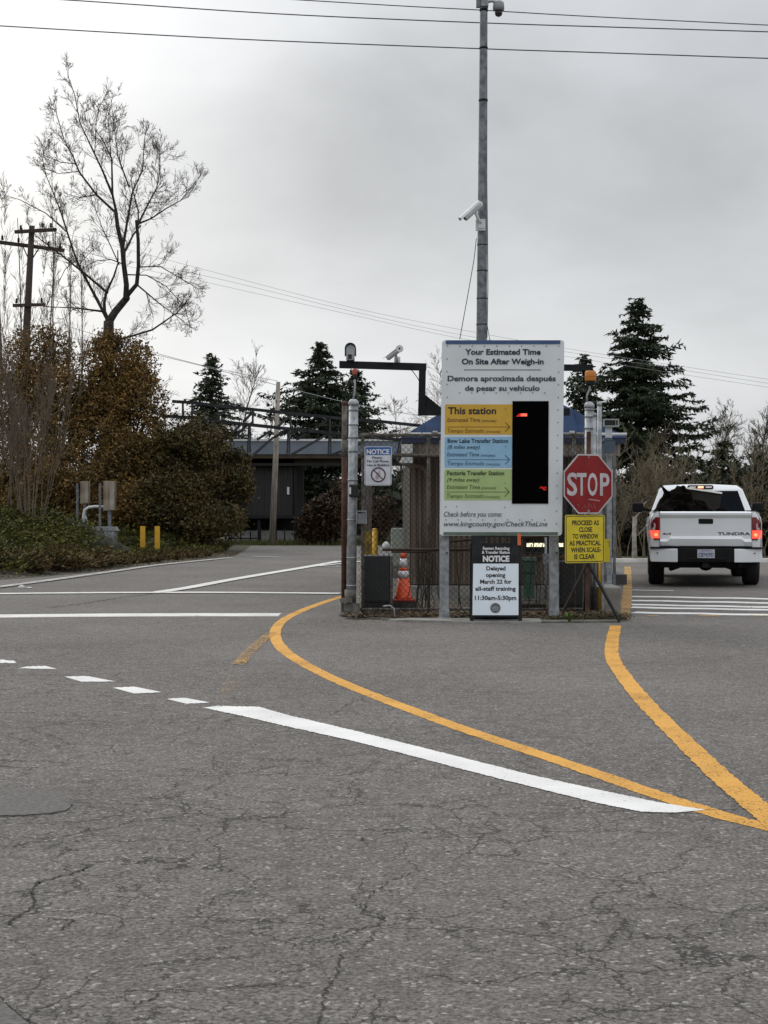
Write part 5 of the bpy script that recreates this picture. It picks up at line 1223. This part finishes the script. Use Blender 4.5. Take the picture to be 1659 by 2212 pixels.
def rl(x, y, Y, rx, rz, ry=None):   # lobe by picture position
    return (P(x, y, Y), (rx / FPX * Y, (ry or rx * .8) / FPX * Y, rz / FPX * Y))
OLV = [(.07, .048, .016), (.14, .085, .024), (.21, .115, .034), (.11, .08, .024), (.27, .165, .05)]
OLG = [(.025, .028, .011), (.060, .052, .017), (.11, .074, .024), (.040, .044, .014), (.155, .10, .030)]
shrub('brown_shrub', 'tall rounded olive-brown shrub directly under the big bare tree', 'shrub',
      [rl(255, 800, 54, 88, 84), rl(285, 880, 53.5, 80, 85), rl(205, 880, 54, 75, 85), rl(265, 985, 53, 110, 95), rl(225, 1080, 52, 110, 85), rl(310, 1100, 51.5, 90, 70), rl(240, 745, 54, 42, 30)], 21000, OLV, .062, 'brown hedge shrubs')
shrub('brown_shrub', 'brown-green shrub at the right end of the hedge beside the canopy building', 'shrub',
      [rl(420, 955, 52.5, 82, 72), rl(470, 1050, 52, 80, 88), rl(390, 1080, 51.5, 85, 85), rl(440, 1130, 51, 95, 52), rl(345, 1010, 52.5, 65, 75), rl(335, 1090, 51, 60, 60), rl(515, 1030, 52, 40, 60)], 21000, OLG, .062, 'brown hedge shrubs')
shrub('brown_shrub', 'tall thin-topped brown shrub at the left picture edge around the utility pole', 'shrub',
      [rl(85, 790, 55, 90, 90), rl(40, 880, 54.5, 90, 100), rl(130, 900, 54, 70, 120), rl(60, 1010, 53, 110, 90), rl(175, 1040, 52.5, 70, 90), rl(30, 1080, 52, 110, 70), rl(130, 1060, 52, 90, 80)], 20000, OLV, .060, 'brown hedge shrubs', holes=.0)
shrub('rusty_shrub', 'low rusty-brown shrub beyond the road left of the gate post', 'shrub',
      [rl(705, 1120, 60, 50, 50), rl(735, 1090, 61, 42, 52), rl(670, 1140, 60, 32, 34), rl(820, 1120, 60, 45, 50)], 6500, [(.035, .018, .009), (.07, .036, .018), (.045, .035, .015)], .085)

# multi-stem leafless shrub in front, at left
def stem_shrub(label, x, ybase, ytop, Y, n, wpx, mt, r=.03, lev=2, kids=4, name='bare_shrub', group=None, bz=None, wander=.05, rmin=.008, out=.5, spread=.35):
    b = P(x, ybase, Y) if bz is None else Vector((PX(x, Y), Y, bz)); t = thing(name, label, 'shrub', b, 0, group); m = MB(); H = PZ(ytop, Y) - b.z
    for i in range(n):
        off = random.uniform(-1, 1); L_ = H * random.uniform(.6, 1.05); d = Vector((off * wpx / FPX * Y / H * out, random.uniform(-.2, .2), 1)).normalized()
        p = b + Vector((off * wpx / FPX * Y * (1 - out) * .9, random.uniform(-.4, .4), 0))
        branch(m, p, d, L_, r * random.uniform(.6, 1.2), lev, spread, .14, 8, kids, wander, 4, rmin, None, .40)
    obj('stems', m, mt, t); return t
stem_shrub('pale many-stemmed leafless shrub standing in the juniper at left', 66, 1125, 745, 44.5, 22, 105, mat('pale_stem', (.085, .062, .042), .95, 0, c2=(.17, .13, .095), scale=6), .016, 2, 6, out=.75, rmin=.0055)
stem_shrub('leafless twiggy shrub at the far left edge before the hedge', -10, 1120, 760, 47, 12, 80, BARKG, .018, 2, 6, rmin=.006)
# tall thin poplar shoots behind the hedge
for i, (x, yt) in enumerate(((10, 380), (48, 470), (95, 500), (118, 440), (150, 520), (178, 560))):
    Yq = 66 + i; b = Vector((PX(x, Yq), Yq, 0)); H = PZ(yt, Yq); t = thing('poplar_sapling', ['leafless poplar at the far left edge of the picture', 'slender leafless poplar just left of the utility pole', 'slender leafless poplar just right of the utility pole', 'tallest slender poplar between utility pole and big tree', 'short slender poplar under the long left limb of the big tree', 'shortest slender poplar closest to the big tree trunk'][i], 'tree', b, 0, 'slender poplars behind the hedge')
    m = MB(); branch(m, b, (0, 0, 1), H, .06, 0, nseg=9, wob=.015, rmin=.009); obj('trunk', m, BARKG, t)
    m = MB()
    for k in range(55):
        z = random.uniform(.35, .97) * H; a = random.random() * 6.28; branch(m, b + Vector((0, 0, z)), Vector((math.cos(a) * .35, math.sin(a) * .35, 1)), random.uniform(.7, 2.2) * (1.25 - z / H), .010, 1, .45, .2, 4, 6, .14, 3, .006)
    obj('twigs', m, BARKG, t)

# background conifers and bare trees
evergreen('dark conifer with ragged left side behind the steel truss at left', 458, 770, 960, 85, 72, 1.0)
evergreen('broad dark conifer right of the wooden light pole', 692, 742, 1010, 78, 122, 1.4, prof=lambda u: min(1, (1 - u) * 1.5) ** 1.1)
evergreen('dark conifer mass behind the left end of the black beam', 768, 800, 1000, 82, 75, 1.1)
evergreen('large dark conifer standing behind the STOP sign', 1378, 648, 1010, 70, 156, 1.5, prof=lambda u: .05 + .98 * min(1, (1 - u) * 1.35) ** 1.1 * (.78 + .22 * math.sin(u * 23) ** 2))
evergreen('lower dark conifer shoulder left of the large conifer', 1262, 770, 1010, 74, 75, 1.1)
evergreen('dark evergreen under the canopy roof right of the wooden pole', 690, 960, 1180, 76, 85, 1.3, prof=lambda u: min(1, (1 - u) * 3) ** .6)
for i, (x, yt, Yq, hw) in enumerate(((1560, 960, 62, 90), (1640, 975, 60, 80), (1475, 985, 60, 80), (1395, 985, 62, 70), (1720, 960, 62, 90))):
    evergreen(['dark evergreen behind the truck cab roof', 'dark evergreen right of the truck at the picture edge', 'dark evergreen left of the truck behind the bare thicket', 'dark evergreen right of the STOP sign behind the thicket', 'dark evergreen beyond the right picture edge'][i], x, yt, 1200, Yq, hw, 1.0, 'dark evergreens behind the truck', prof=lambda u: min(1, (1 - u) * 2) ** .8)
bare_tree('spreading leafless tree between the two left conifers', 505, 1150, 760, 92, .18, 8, 3, BARKG, group='leafless background trees')
bare_tree('thin leafless tree just left of the wooden pole', 560, 1150, 850, 88, .16, 6, 3, BARKG, group='leafless background trees')
bare_tree('leafless tree seen in the gap left of the white sign', 872, 1150, 862, 95, .14, 9, 3, BARKG, group='leafless background trees')
bare_tree('leafless tree half hidden by the left edge of the white sign', 950, 1150, 780, 90, .16, 9, 3, BARKG, group='leafless background trees')
bare_tree('leafless tree at the right over the truck cab', 1565, 1150, 870, 80, .18, 12, 3, BARKG, group='leafless background trees')
bare_tree('leafless tree at the right picture edge', 1630, 1150, 885, 76, .18, 12, 3, BARKG, group='leafless background trees')
bare_tree('leafless reddish tree low at the far right', 1690, 1150, 930, 74, .16, 10, 3, BARKG, group='leafless background trees')
bare_tree('leafless tree behind the left hedge end', 335, 1150, 800, 75, .14, 8, 3, BARKG, group='leafless background trees')
# thicket beside the lane
THK = mat('thicket_twigs', (.08, .064, .038), .95, 0, c2=(.22, .18, .12), scale=3)
for i, (x, yt, Yq, w, nn, lb) in enumerate(((1345, 950, 43, 50, 16, 'pale leafless thicket right beside the STOP sign'), (1400, 985, 42.5, 60, 16, 'pale leafless thicket behind the left truck mirror'), (1450, 970, 45, 60, 14, 'leafless thicket behind the left corner of the truck'), (1540, 985, 46, 80, 12, 'leafless thicket behind the truck cab'), (1640, 985, 45, 70, 14, 'leafless thicket right of the truck'))):
    stem_shrub(lb, x, 1230, yt, Yq, int(nn * .6), w, THK, .022, 2, 8, 'leafless_thicket', 'leafless thickets along the lane', 0, .13, .007, .6, .75)
bank = [rl(1385, 1110, 49, 75, 120, 60), rl(1390, 1150, 47, 90, 70, 60), rl(1500, 1140, 48, 110, 90, 60), rl(1600, 1120, 48, 90, 100, 60), rl(1680, 1130, 47, 80, 100, 60), rl(1330, 1130, 48, 40, 90, 40)]
shrub('dark_undergrowth', 'dark green undergrowth bank behind the truck and thicket', 'undergrowth', bank, 17000, [(.014, .016, .008), (.030, .030, .014), (.055, .042, .024)], .075)
# birch stake beside the truck
t = thing('pale_trunk', 'pale birch trunk standing left of the truck by its mirror', 'tree', (PX(1372, 40.8), 40.8, 0)); m = MB(); m.tube([P(1372, 1228, 40.8), P(1370, 1170, 40.8), P(1371, 1116, 40.8)], [.07, .06, .055], 9); obj('trunk', m, BARKP, t)
m = MB(); branch(m, P(1371, 1160, 40.8), (1, 0, .6), .6, .02, 1, nseg=4); branch(m, P(1371, 1120, 40.8), (.6, 0, .5), .5, .03, 1, nseg=4); obj('branches', m, BARKP, t)

# wood far beyond as one dark mass
m = MB(); random.seed(31)
for i in range(30000):
    x = random.uniform(-34, 44); y = 100 + random.gauss(0, 2.0); 
    hmax = 3.6 + 1.6 * noise.noise(Vector((x * .12, 3, 0))) + .9 * noise.noise(Vector((x * .6, 9, 0)))
    z = random.random() * hmax; leaf(m, Vector((x, y, z)), random.uniform(.2, .5), .5)
obj('far_wood', m, EVG, kind='stuff', label='dark wood line closing the view far behind the yard', cat='woods')

# ------------------------------------------------------------------ JUNIPER MOUND
EDGE = [(G(-40, 1252).y, G(-40, 1252).x), (G(0, 1250).y, G(0, 1250).x), (G(167, 1236).y, G(167, 1236).x), (G(333, 1216).y, G(333, 1216).x), (G(440, 1206).y, G(440, 1206).x), (G(478, 1201).y, G(478, 1201).x), (G(500, 1190).y, G(500, 1190).x), (60, -5.6), (64, -6.2)]
def edge_x(y):
    if y <= EDGE[0][0]: return EDGE[0][1] - (EDGE[0][0] - y) * .6
    for (a, b), (c, d) in zip(EDGE[:-1], EDGE[1:]):
        if a <= y <= c: return b + (d - b) * (y - a) / (c - a)
    return EDGE[-1][1]
def mound(x, y):
    d = edge_x(y) - x
    if d <= 0: return 0
    sm_ = lambda t: (lambda k: k * k * (3 - 2 * k))(max(0, min(1, t)))
    h = .05 + 1.0 * sm_((d - 2.4) / 3.8) * sm_((y - 27) / 12)
    if y > 47: h = max(h * (1 - .5 * sm_((y - 47) / 4)), .60 * sm_((y - 47.5) / 4) * sm_((d - .5) / 2))
    tus = .17 * noise.noise(Vector((x * 1.3, y * 1.1, 0))) + .08 * noise.noise(Vector((x * 3.1, y * 2.6, 5)))
    q_ = min(1, d / 1.2) * (.35 if y > 38 and d < 3.4 else 1.0)
    return h * min(1, d / .5) + (tus + .10) * q_
m = MB(); nx, ny = 90, 130; vs = []
for j in range(ny + 1):
    y = 26 + 38 * j / ny
    for i in range(nx + 1):
        x = edge_x(y) + .45 - (i / nx) ** 1.5 * 26; vs.append((x, y, mound(x, y) + (.006 if i else -.01)))
m.add(vs, [(j * (nx + 1) + i, (j + 1) * (nx + 1) + i, (j + 1) * (nx + 1) + i + 1, j * (nx + 1) + i + 1) for j in range(ny) for i in range(nx)], True)
obj('planted_bank', m, mat('bank_soil', (.020, .022, .010), .95, 0, c2=(.05, .045, .022), scale=3, bump=.5), kind='structure')
JUN = leafmat('juniper_sprays', [(.020, .028, .006), (.058, .066, .012), (.105, .108, .022), (.155, .150, .036), (.040, .040, .010)], .7)
JUB = leafmat('brown_juniper_sprays', [(.07, .046, .02), (.13, .085, .038), (.08, .06, .026), (.17, .115, .06)], .8)
def juniper(n, region, mt, label, name, hgt=.42):
    m = MB(); c_ = 0
    while c_ < n:
        y = random.uniform(region[0], region[1]); d = random.uniform(region[2], region[3]); x = edge_x(y) - d
        if x < PX(-60, y): continue
        z = mound(x, y)
        if noise.noise(Vector((x * 1.3, y * 1.1, 0))) + .5 * noise.noise(Vector((x * 3.1, y * 2.6, 5))) < random.uniform(-.60, -.05): continue
        c_ += 1; sc_ = .42 if d < 3.4 and y > 38 else 1.0; a0 = -1.2 + random.gauss(0, .9); tier = random.random()
        base = Vector((x, y, z + tier * .14 * sc_)); L0 = random.uniform(.25, .6) * hgt / .42 * sc_
        for k in range(30):
            a = a0 + random.gauss(0, .55); d_ = Vector((math.cos(a), math.sin(a), random.uniform(.05, .75))).normalized(); s = base + d_ * L0 * random.uniform(.1, 1)
            e = (d_ + rnd(.3)).normalized() * random.uniform(.05, .13) * (.6 + .4 * sc_); f = e.cross(rnd()).normalized() * .021
            m.add([s - f, s + e, s + f], [(0, 1, 2)])
    obj(name, m, mt, kind='stuff', label=label, cat='juniper ground cover')
random.seed(12)
juniper(5200, (31.5, 60, .25, 8), JUN, 'dark green juniper sprays covering the bank at left', 'juniper_ground_cover')
juniper(1500, (33, 46, .10, 1.6), JUB, 'browned juniper strip along the road edge of the bank', 'brown_ground_cover', .36)
m = MB()
for i in range(2500):
    y = random.uniform(27, 50); x = edge_x(y) + random.uniform(-.9, .42); c = Vector((x, y, mound(x, y) + .02)); s = random.uniform(.015, .045); a = random.random() * 6.28
    d1 = Vector((math.cos(a), math.sin(a), .3)) * s; d2 = Vector((-math.sin(a), math.cos(a), .2)) * s * .6; m.add([c - d1, c - d2, c + d1, c + d2], [(0, 1, 2, 3)])
obj('leaf_litter', m, LITTER, kind='stuff', label='leaf litter on bare soil between juniper and road', cat='leaf litter')
m = MB()
for i in range(5000):
    x = random.uniform(-6, 6); y = random.uniform(59.2, 64); c = Vector((x, y, -.01)); h = random.uniform(.06, .22); a = random.random() * 6.28; f = Vector((math.cos(a), math.sin(a), 0)) * .03
    m.add([c - f, c + Vector((random.gauss(0, .04), 0, h)), c + f], [(0, 1, 2)])
obj('grass', m, leafmat('grass_blades', [(.06, .075, .02), (.10, .11, .035), (.12, .11, .05)]), kind='stuff', label='rough grass verge beyond the far edge of the road', cat='grass')

# ramped concrete wall, meter cabinets and pipes in the juniper
YW = 45.0
m = MB(); A = [P(143, 1117, 46.2), P(180, 1132, 45.6), P(285, 1186, 44.4)]
ff = [(p.x, p.y, p.z) for p in A]
vs = []
for p in A: vs += [(p.x, p.y, p.z), (p.x, p.y, p.z - .9), (p.x - .05, p.y + .22, p.z), (p.x - .05, p.y + .22, p.z - .9)]
m.add(vs, [(0, 1, 5, 4), (4, 5, 9, 8), (0, 4, 6, 2), (4, 8, 10, 6), (2, 6, 7, 3), (6, 10, 11, 7), (0, 2, 3, 1), (8, 9, 11, 10)])
obj('retaining_wall', m, CONCD, label='low sloping concrete wall in the juniper bank', cat='wall')
def cab_on_post(label, x0, x1, y0, y1, ypost, Y, px):
    t = thing('meter_cabinet', label, 'cabinet', (PX(px, Y), Y, PZ(ypost, Y)), 0, 'weathered meter cabinets')
    a, b = PX(x0, Y), PX(x1, Y); m = MB(); m.bx(a, b, Y, Y + .3, PZ(y1, Y), PZ(y0, Y)); cb = obj('cabinet_body', m, mat('stained_beige', (.11, .07, .045), .8, 0, c2=(.33, .30, .24), scale=3, stretch=(1, 1, .5)), t, bevel=.01)
    m = MB(); m.bx(a + (b - a) * .55, b - .015, Y - .012, Y - .001, PZ(y1, Y) + .03, PZ(y0, Y) - .03); obj('door', m, mat('beige_door', (.23, .20, .15), .8, 0, c2=(.38, .35, .29), scale=3), cb)
    m = MB(); m.bx((a + b) / 2 - .05, (a + b) / 2 + .05, Y + .05, Y + .15, PZ(ypost, Y), PZ(y1, Y) - .001); obj('stand', m, GALVD, t)
    m = MB(); m.bx(PX(px - 2.5, Y), PX(px + 2.5, Y), Y - .02, Y + .04, PZ(ypost, Y), PZ(y0 + 4, Y)); obj('side_post', m, GALVD, t)
cab_on_post('farther beige meter cabinet, left of the white bent pipe', 200 / 1.155 + 0, 191, 1040, 1088, 1128, 49, 167)
cab_on_post('nearer rust-streaked meter cabinet, right of the white bent pipe', 223, 248, 1039, 1103, 1145, 47.5, 216)
m = MB(); m.tube([P(180, 1142, 48), P(180, 1115, 48), P(183, 1102, 48), P(192, 1096, 48), P(205, 1094.5, 48), P(224, 1095, 48)], .045, 10); m.tube([P(189, 1142, 48.1), P(187, 1122, 48.1), P(181, 1112, 48.05)], .035, 8)
obj('bent_pipe', m, WHITEM, label='white bent pipe arching between two beige meter cabinets', cat='pipe')
t = thing('grey_housing', 'grey metal ground box below the nearer meter cabinet', 'box', P(228, 1165, 47))
m = MB(); a, b = PX(200, 47), PX(250, 47); m.bx(a, b, 46.8, 47.3, PZ(1170, 47), PZ(1147, 47)); obj('box_body', m, GALV, t)
m = MB(); m.prism([(-.05, 0), (b - a + .06, 0), (b - a, .12), (.04, .12)], frame((a, 46.78, PZ(1146.5, 47)), (1, 0, 0), (0, 0, 1), (0, -1, 0)), .55); obj('lid', m, GALV, t)
m = MB()
for i, (x, y0, y1) in enumerate(((307.5, 1137, 1196), (339, 1137, 1199))):
    m = MB(); Yq = 46.5 - i * .4; a, b = PX(x - 5, Yq), PX(x + 5, Yq); m.bx(a, b, Yq, Yq + .14, max(.1, PZ(y1 + 12, Yq)), PZ(y0, Yq)); t = obj('yellow_marker_post', m, YELM, label=['left of the two yellow posts in the juniper', 'right of the two yellow posts in the juniper'][i], cat='post', group='yellow marker posts', bevel=.01)

# utility pole at left
YU = 62
up_ = thing('utility_pole', 'dark wooden utility pole with three crossarms at the left', 'utility pole', (PX(52, YU), YU, 0))
m = MB(); m.tube([(PX(50, YU), YU, 0), P(58, 700, YU), P(69, 488, YU)], [.17, .15, .115], 10); obj('mast', m, WOODD, up_)
for (x0, y0, x1, y1, w, dy) in ((32, 501, 122, 496, .13, -.15), (0 - 12, 522, 139, 541, .14, .15), (28, 660, 97, 658, .12, -.15)):
    m = MB(); m.bar(P(x0, y0, YU + dy), P(x1, y1, YU + dy), w, w); obj('crossarm', m, WOODD, up_)
for x, y in ((45, 497), (92, 492), (110, 492), (5, 519), (40, 524), (105, 532), (130, 536), (36, 655), (90, 654)):
    m = MB(); m.lathe([(.03, 0), (.06, .06), (.04, .1), (.055, .15), (.02, .2)], P(x, y, YU), 8); obj('insulator', m, BLACKP, up_)
m = MB(); m.bar(P(66, 565, YU), P(85, 535, YU), .04); m.bar(P(64, 565, YU), P(48, 529, YU), .04); obj('brace', m, WOODD, up_)
# overhead wires
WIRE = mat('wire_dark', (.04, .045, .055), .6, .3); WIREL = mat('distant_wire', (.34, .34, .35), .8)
def wire(label, pts, Y, r=.012, group='overhead power lines', Y2=None):
    m = MB(); q = []; n = len(pts)
    for i in range(n - 1):
        p0 = pts[max(i - 1, 0)]; p1 = pts[i]; p2 = pts[i + 1]; p3 = pts[min(i + 2, n - 1)]
        for k in range(8):
            t = k / 8; q.append(tuple(.5 * (2 * p1[j] + (p2[j] - p0[j]) * t + (2 * p0[j] - 5 * p1[j] + 4 * p2[j] - p3[j]) * t * t + (3 * p1[j] - p0[j] - 3 * p2[j] + p3[j]) * t ** 3) for j in (0, 1)))
    q.append(pts[-1]); x0, x1 = q[0][0], q[-1][0]; Y2 = Y2 or Y
    m.tube([P(a, b, Y + (Y2 - Y) * (a - x0) / (x1 - x0)) for a, b in q], r, 5, caps=False)
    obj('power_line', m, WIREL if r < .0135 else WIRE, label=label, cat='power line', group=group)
wire('topmost of the three dark power lines crossing the sky', [(500, -9), (850, 12), (1040, 22), (1300, 37), (1800, 61)], 40, .014)
wire('middle of the three dark power lines crossing the sky', [(-150, -18), (145, 0), (600, 30), (1030, 49), (1300, 58), (1800, 73)], 40, .016)
wire('lowest of the three dark power lines crossing the sky', [(-150, 46), (0, 56), (500, 84), (1030, 105), (1300, 114), (1800, 131)], 40, .016)
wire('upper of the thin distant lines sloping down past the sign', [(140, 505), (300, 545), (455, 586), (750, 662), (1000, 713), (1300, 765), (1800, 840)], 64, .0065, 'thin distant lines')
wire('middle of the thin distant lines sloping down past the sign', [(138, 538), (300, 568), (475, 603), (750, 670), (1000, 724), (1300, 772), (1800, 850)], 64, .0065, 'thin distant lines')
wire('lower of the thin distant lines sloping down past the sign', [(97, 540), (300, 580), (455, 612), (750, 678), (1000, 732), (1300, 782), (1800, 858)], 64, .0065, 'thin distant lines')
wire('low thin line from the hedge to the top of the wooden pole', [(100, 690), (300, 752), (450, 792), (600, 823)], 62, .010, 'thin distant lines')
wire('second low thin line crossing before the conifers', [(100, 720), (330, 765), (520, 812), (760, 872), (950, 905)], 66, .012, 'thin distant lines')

# light wooden pole
lp = thing('wooden_pole', 'pale weathered wooden pole standing before the canopy building', 'pole', (PX(588, 60), 60, 0))
m = MB(); m.tube([(PX(588, 60), 60, 0), P(596, 980, 60), P(601, 825, 60)], [.135, .105, .08], 12); obj('mast', m, WOODG, lp)
m = MB(); m.bar(P(600, 845, 60), P(611, 838, 60), .05); m.box(P(598, 868, 60), (.1, .16, .12)); obj('pole_fitting', m, WOODD, lp)

# ------------------------------------------------------------------ CANOPY BUILDING AND TRUSS
YC = 64
cb = thing('canopy_building', 'long low building with pale blue-grey roof edge and dark bays behind the yard', 'building', (PX(600, YC), YC + 5, 0))
cx0, cx1 = PX(330, YC), PX(1000, YC)
m = MB(); m.bx(cx0, cx1, YC, YC + .1, PZ(981, YC), PZ(953, YC)); obj('roof_edge', m, mat('blue_grey_metal', (.16, .19, .235), .5, .1, .1, 1), cb)
m = MB(); m.bx(cx0 - .05, cx1, YC - .05, YC + .15, PZ(953, YC) + .002, PZ(948.5, YC)); obj('roof_trim', m, WHITEM, cb)
m = MB(); m.add([(cx0, YC + .1, PZ(953, YC)), (cx1, YC + .1, PZ(953, YC)), (cx1, YC + 9, PZ(953, YC) + .1), (cx0, YC + 9, PZ(953, YC) + .1), (cx0, YC + .1, PZ(960, YC)), (cx1, YC + .1, PZ(960, YC)), (cx1, YC + 9, PZ(960, YC)), (cx0, YC + 9, PZ(960, YC))], [(0, 1, 2, 3), (7, 6, 5, 4), (3, 2, 6, 7), (0, 3, 7, 4), (1, 5, 6, 2)]); obj('roof', m, mat('roof_grey', (.2, .21, .22), .6), cb)
m = MB(); m.bx(cx0, cx1, YC + .05, YC + .3, PZ(990, YC), PZ(981, YC) - .003); m.bx(cx0, cx1, YC + .5, YC + .8, PZ(1000, YC), PZ(990, YC) - .003); obj('brown_beam', m, mat('brown_beam_paint', (.035, .022, .012), .7, 0, c2=(.07, .045, .022), scale=2), cb)
m = MB(); m.bx(cx0, cx1, YC + .1, YC + .4, PZ(1006, YC), PZ(1000, YC) - .003); m.bx(cx0, cx1, YC + .42, YC + 9, PZ(984, YC), PZ(982, YC)); obj('lintel', m, mat('lintel_black', (.01, .008, .007), .8), cb)
obj('dark_wall', corr(PX(400, YC), PX(633, YC), YC + .4, PZ(1116, YC), PZ(1006, YC), .25, .03), mat('dark_cladding', (.022, .020, .020), .7, 0, .2, 1), cb)
m = MB(); m.bx(PX(400, YC), PX(633, YC), YC + .5, YC + 8.9, PZ(1116, YC), PZ(984, YC)); obj('bay_core', m, mat('bay_core_dark', (.02, .018, .017), .8), cb)
m = MB(); m.bx(PX(400, YC), PX(640, YC), YC + 1.2, YC + 6, PZ(1145, YC), PZ(1117, YC)); m.bx(PX(634, YC), PX(640, YC), YC + .3, YC + .6, .0, PZ(1006, YC)); m.bx(PX(555, YC), PX(561, YC), YC + .3, YC + .6, .0, PZ(1117, YC)); m.bx(PX(405, YC), PX(640, YC), YC + .2, YC + .28, PZ(1120, YC), PZ(1113, YC)); obj('black_bay', m, mat('bay_black', (.006, .006, .006), .8), cb)
m = MB(); m.bx(PX(560, YC), PX(639, YC), YC + .8, YC + 1, .0, PZ(1147, YC)); m.bx(PX(480, YC), PX(554, YC), YC + .8, YC + 1, .0, PZ(1147, YC)); obj('pale_plinth_wall', m, mat('pale_concrete', (.30, .30, .29), .8), cb)
m = MB(); m.bar(P(500, 1163, YC + .1), P(556, 1163, YC + .1), .05); 
for x in (500, 520, 541): m.bar(P(x, 1178, YC + .1), P(x, 1148, YC + .1), .05)
for x in (563, 597, 615, 636): m.bar(P(x, 1178, YC + .1), P(x, 1140, YC + .1), .05)
obj('railing', m, BLACKM, cb)
m = MB(); m.bx(PX(719, YC), PX(724, YC), YC + .02, YC + .2, PZ(1060, YC), PZ(1060, YC) + .01); m.bx(PX(716, YC + .4), PX(722, YC + .4), YC + .35, YC + .39, PZ(1060, YC), PZ(1042, YC)); 
m = MB(); m.bx(PX(619, YC), PX(624, YC), YC + .3, YC + .36, PZ(1068, YC), PZ(1052, YC)); obj('wall_plate', m, WHITEM, cb)
for x in (760, 880): m = MB(); m.bx(PX(x, YC), PX(x + 6, YC), YC + .3, YC + .6, 0, PZ(1006, YC)); obj('column', m, BLACKM, cb)
# steel truss
YR = 56
tr = thing('steel_truss', 'long weathered steel lattice truss sloping across in front of the canopy roof', 'truss', (PX(600, YR), YR, 0))
def chord(p, w=.1, nm='chord', mt=None): 
    m = MB()
    for a, b in zip(p[:-1], p[1:]): m.bar(P(*a, YR), P(*b, YR), w)
    obj(nm, m, mt or TRS, tr)
TRS = mat('truss_steel', (.016, .017, .019), .8, 0, c2=(.04, .041, .045), scale=4, spec=.2)
TRP = mat('truss_pale_steel', (.05, .052, .056), .8, 0, .2, 4, spec=.2)
chord([(372, 867), (420, 870), (474, 877), (600, 890), (736, 904), (808, 909), (940, 923)], .11); chord([(346, 898), (420, 903), (506, 914), (620, 926), (736, 937), (880, 952)], .12)
for off in (0, 1.6):
    pass
for i, (a, b) in enumerate((((470, 878), (472, 900)), ((546, 886), (546, 916)), ((628, 894), (628, 924)), ((713, 902), (713, 932)), ((415, 870), (415, 900)), ((395, 869), (395, 898)), ((540, 918), (540, 978)), ((625, 927), (625, 980)), ((714, 936), (714, 982)), ((460, 910), (460, 975)))):
    m = MB(); m.bar(P(*a, YR), P(*b, YR), .07); 
    if i >= 6: m2 = MB(); m2.bar(P(a[0] - 3, a[1], YR + .8), P(b[0] - 5, b[1], YR + .8), .05); obj('vertical_strut', m2, TRP, tr)
    obj('vertical_strut', m, TRP, tr)
for i, (a, b) in enumerate((((478, 895), (505, 872)), ((548, 888), (525, 912)), ((628, 896), (600, 922)), ((712, 904), (675, 930)), ((522, 915), (490, 948)), ((535, 917), (497, 953)), ((590, 945), (545, 985)), ((622, 928), (590, 946)), ((708, 938), (625, 985)), ((780, 958), (714, 984)), ((586, 930), (555, 950)), ((668, 934), (640, 950)), ((900, 927), (868, 950)))):
    m = MB(); m.bar(P(*a, YR + .02), P(*b, YR + .02), .085); obj('diagonal_strut', m, TRS if i % 2 else TRP, tr)
for x in (335, 945):
    m = MB(); m.bar((PX(x, YR), YR, 0), P(x, 900 if x < 500 else 930, YR), .2); obj('support_leg', m, TRS, tr)

# white kerb rail beyond the truck, litter on the road
m = MB(); m.bx(PX(1318, 40.7), PX(1900, 40.7), 40.6, 40.85, 0, .10); obj('white_kerb', m, mat('white_kerb_paint', (.66, .65, .62), .8, 0, .15, 3), label='long white-painted kerb closing the weighing lane behind the truck', cat='kerb')
m = MB(); c = G(47, 1271)
lump(m, c + Vector((0, 0, .02)), .055, 2, 8, 1.1, .8, .6); lump(m, c + Vector((.13, 0, .012)), .035, 6, 6, 1.8, .8, .4)
obj('paper_scrap', m, mat('scrap_white', (.62, .62, .60), .8), label='crumpled white scrap lying at the left lane edge', cat='litter')
m = MB()
for x, y in ((627, 1383), (380, 1374), (400, 1375), (569, 1391), (1310, 1330)): 
    c = G(x, y); m.add([c + Vector((random.uniform(-.06, .06), random.uniform(-.05, .05), .0045)) for _ in range(4)], [(0, 1, 2, 3)])
random.seed(77); m = MB()
for i in range(900):
    if i % 3: c = Vector((random.uniform(-1.0, 3.2), 19.62 - abs(random.gauss(0, .35)), .004))
    else: c = Vector((random.uniform(-6, 8), random.uniform(6, 24), .004))
    s_ = random.uniform(.004, .013); a = [Vector((math.cos(t_ * 1.256) * s_ * random.uniform(.6, 1.2), math.sin(t_ * 1.256) * s_ * random.uniform(.6, 1.2), 0)) for t_ in range(5)]
    m.add([c + p for p in a] + [c + Vector((0, 0, s_ * .8))], [(k, (k + 1) % 5, 5) for k in range(5)])
obj('road_grit', m, mat('grit', (.06, .05, .04), .9, 0, c2=(.30, .27, .23), scale=30), kind='stuff', label='small stones and grit scattered on the asphalt before the island', cat='grit')
print('objects', len(bpy.data.objects))
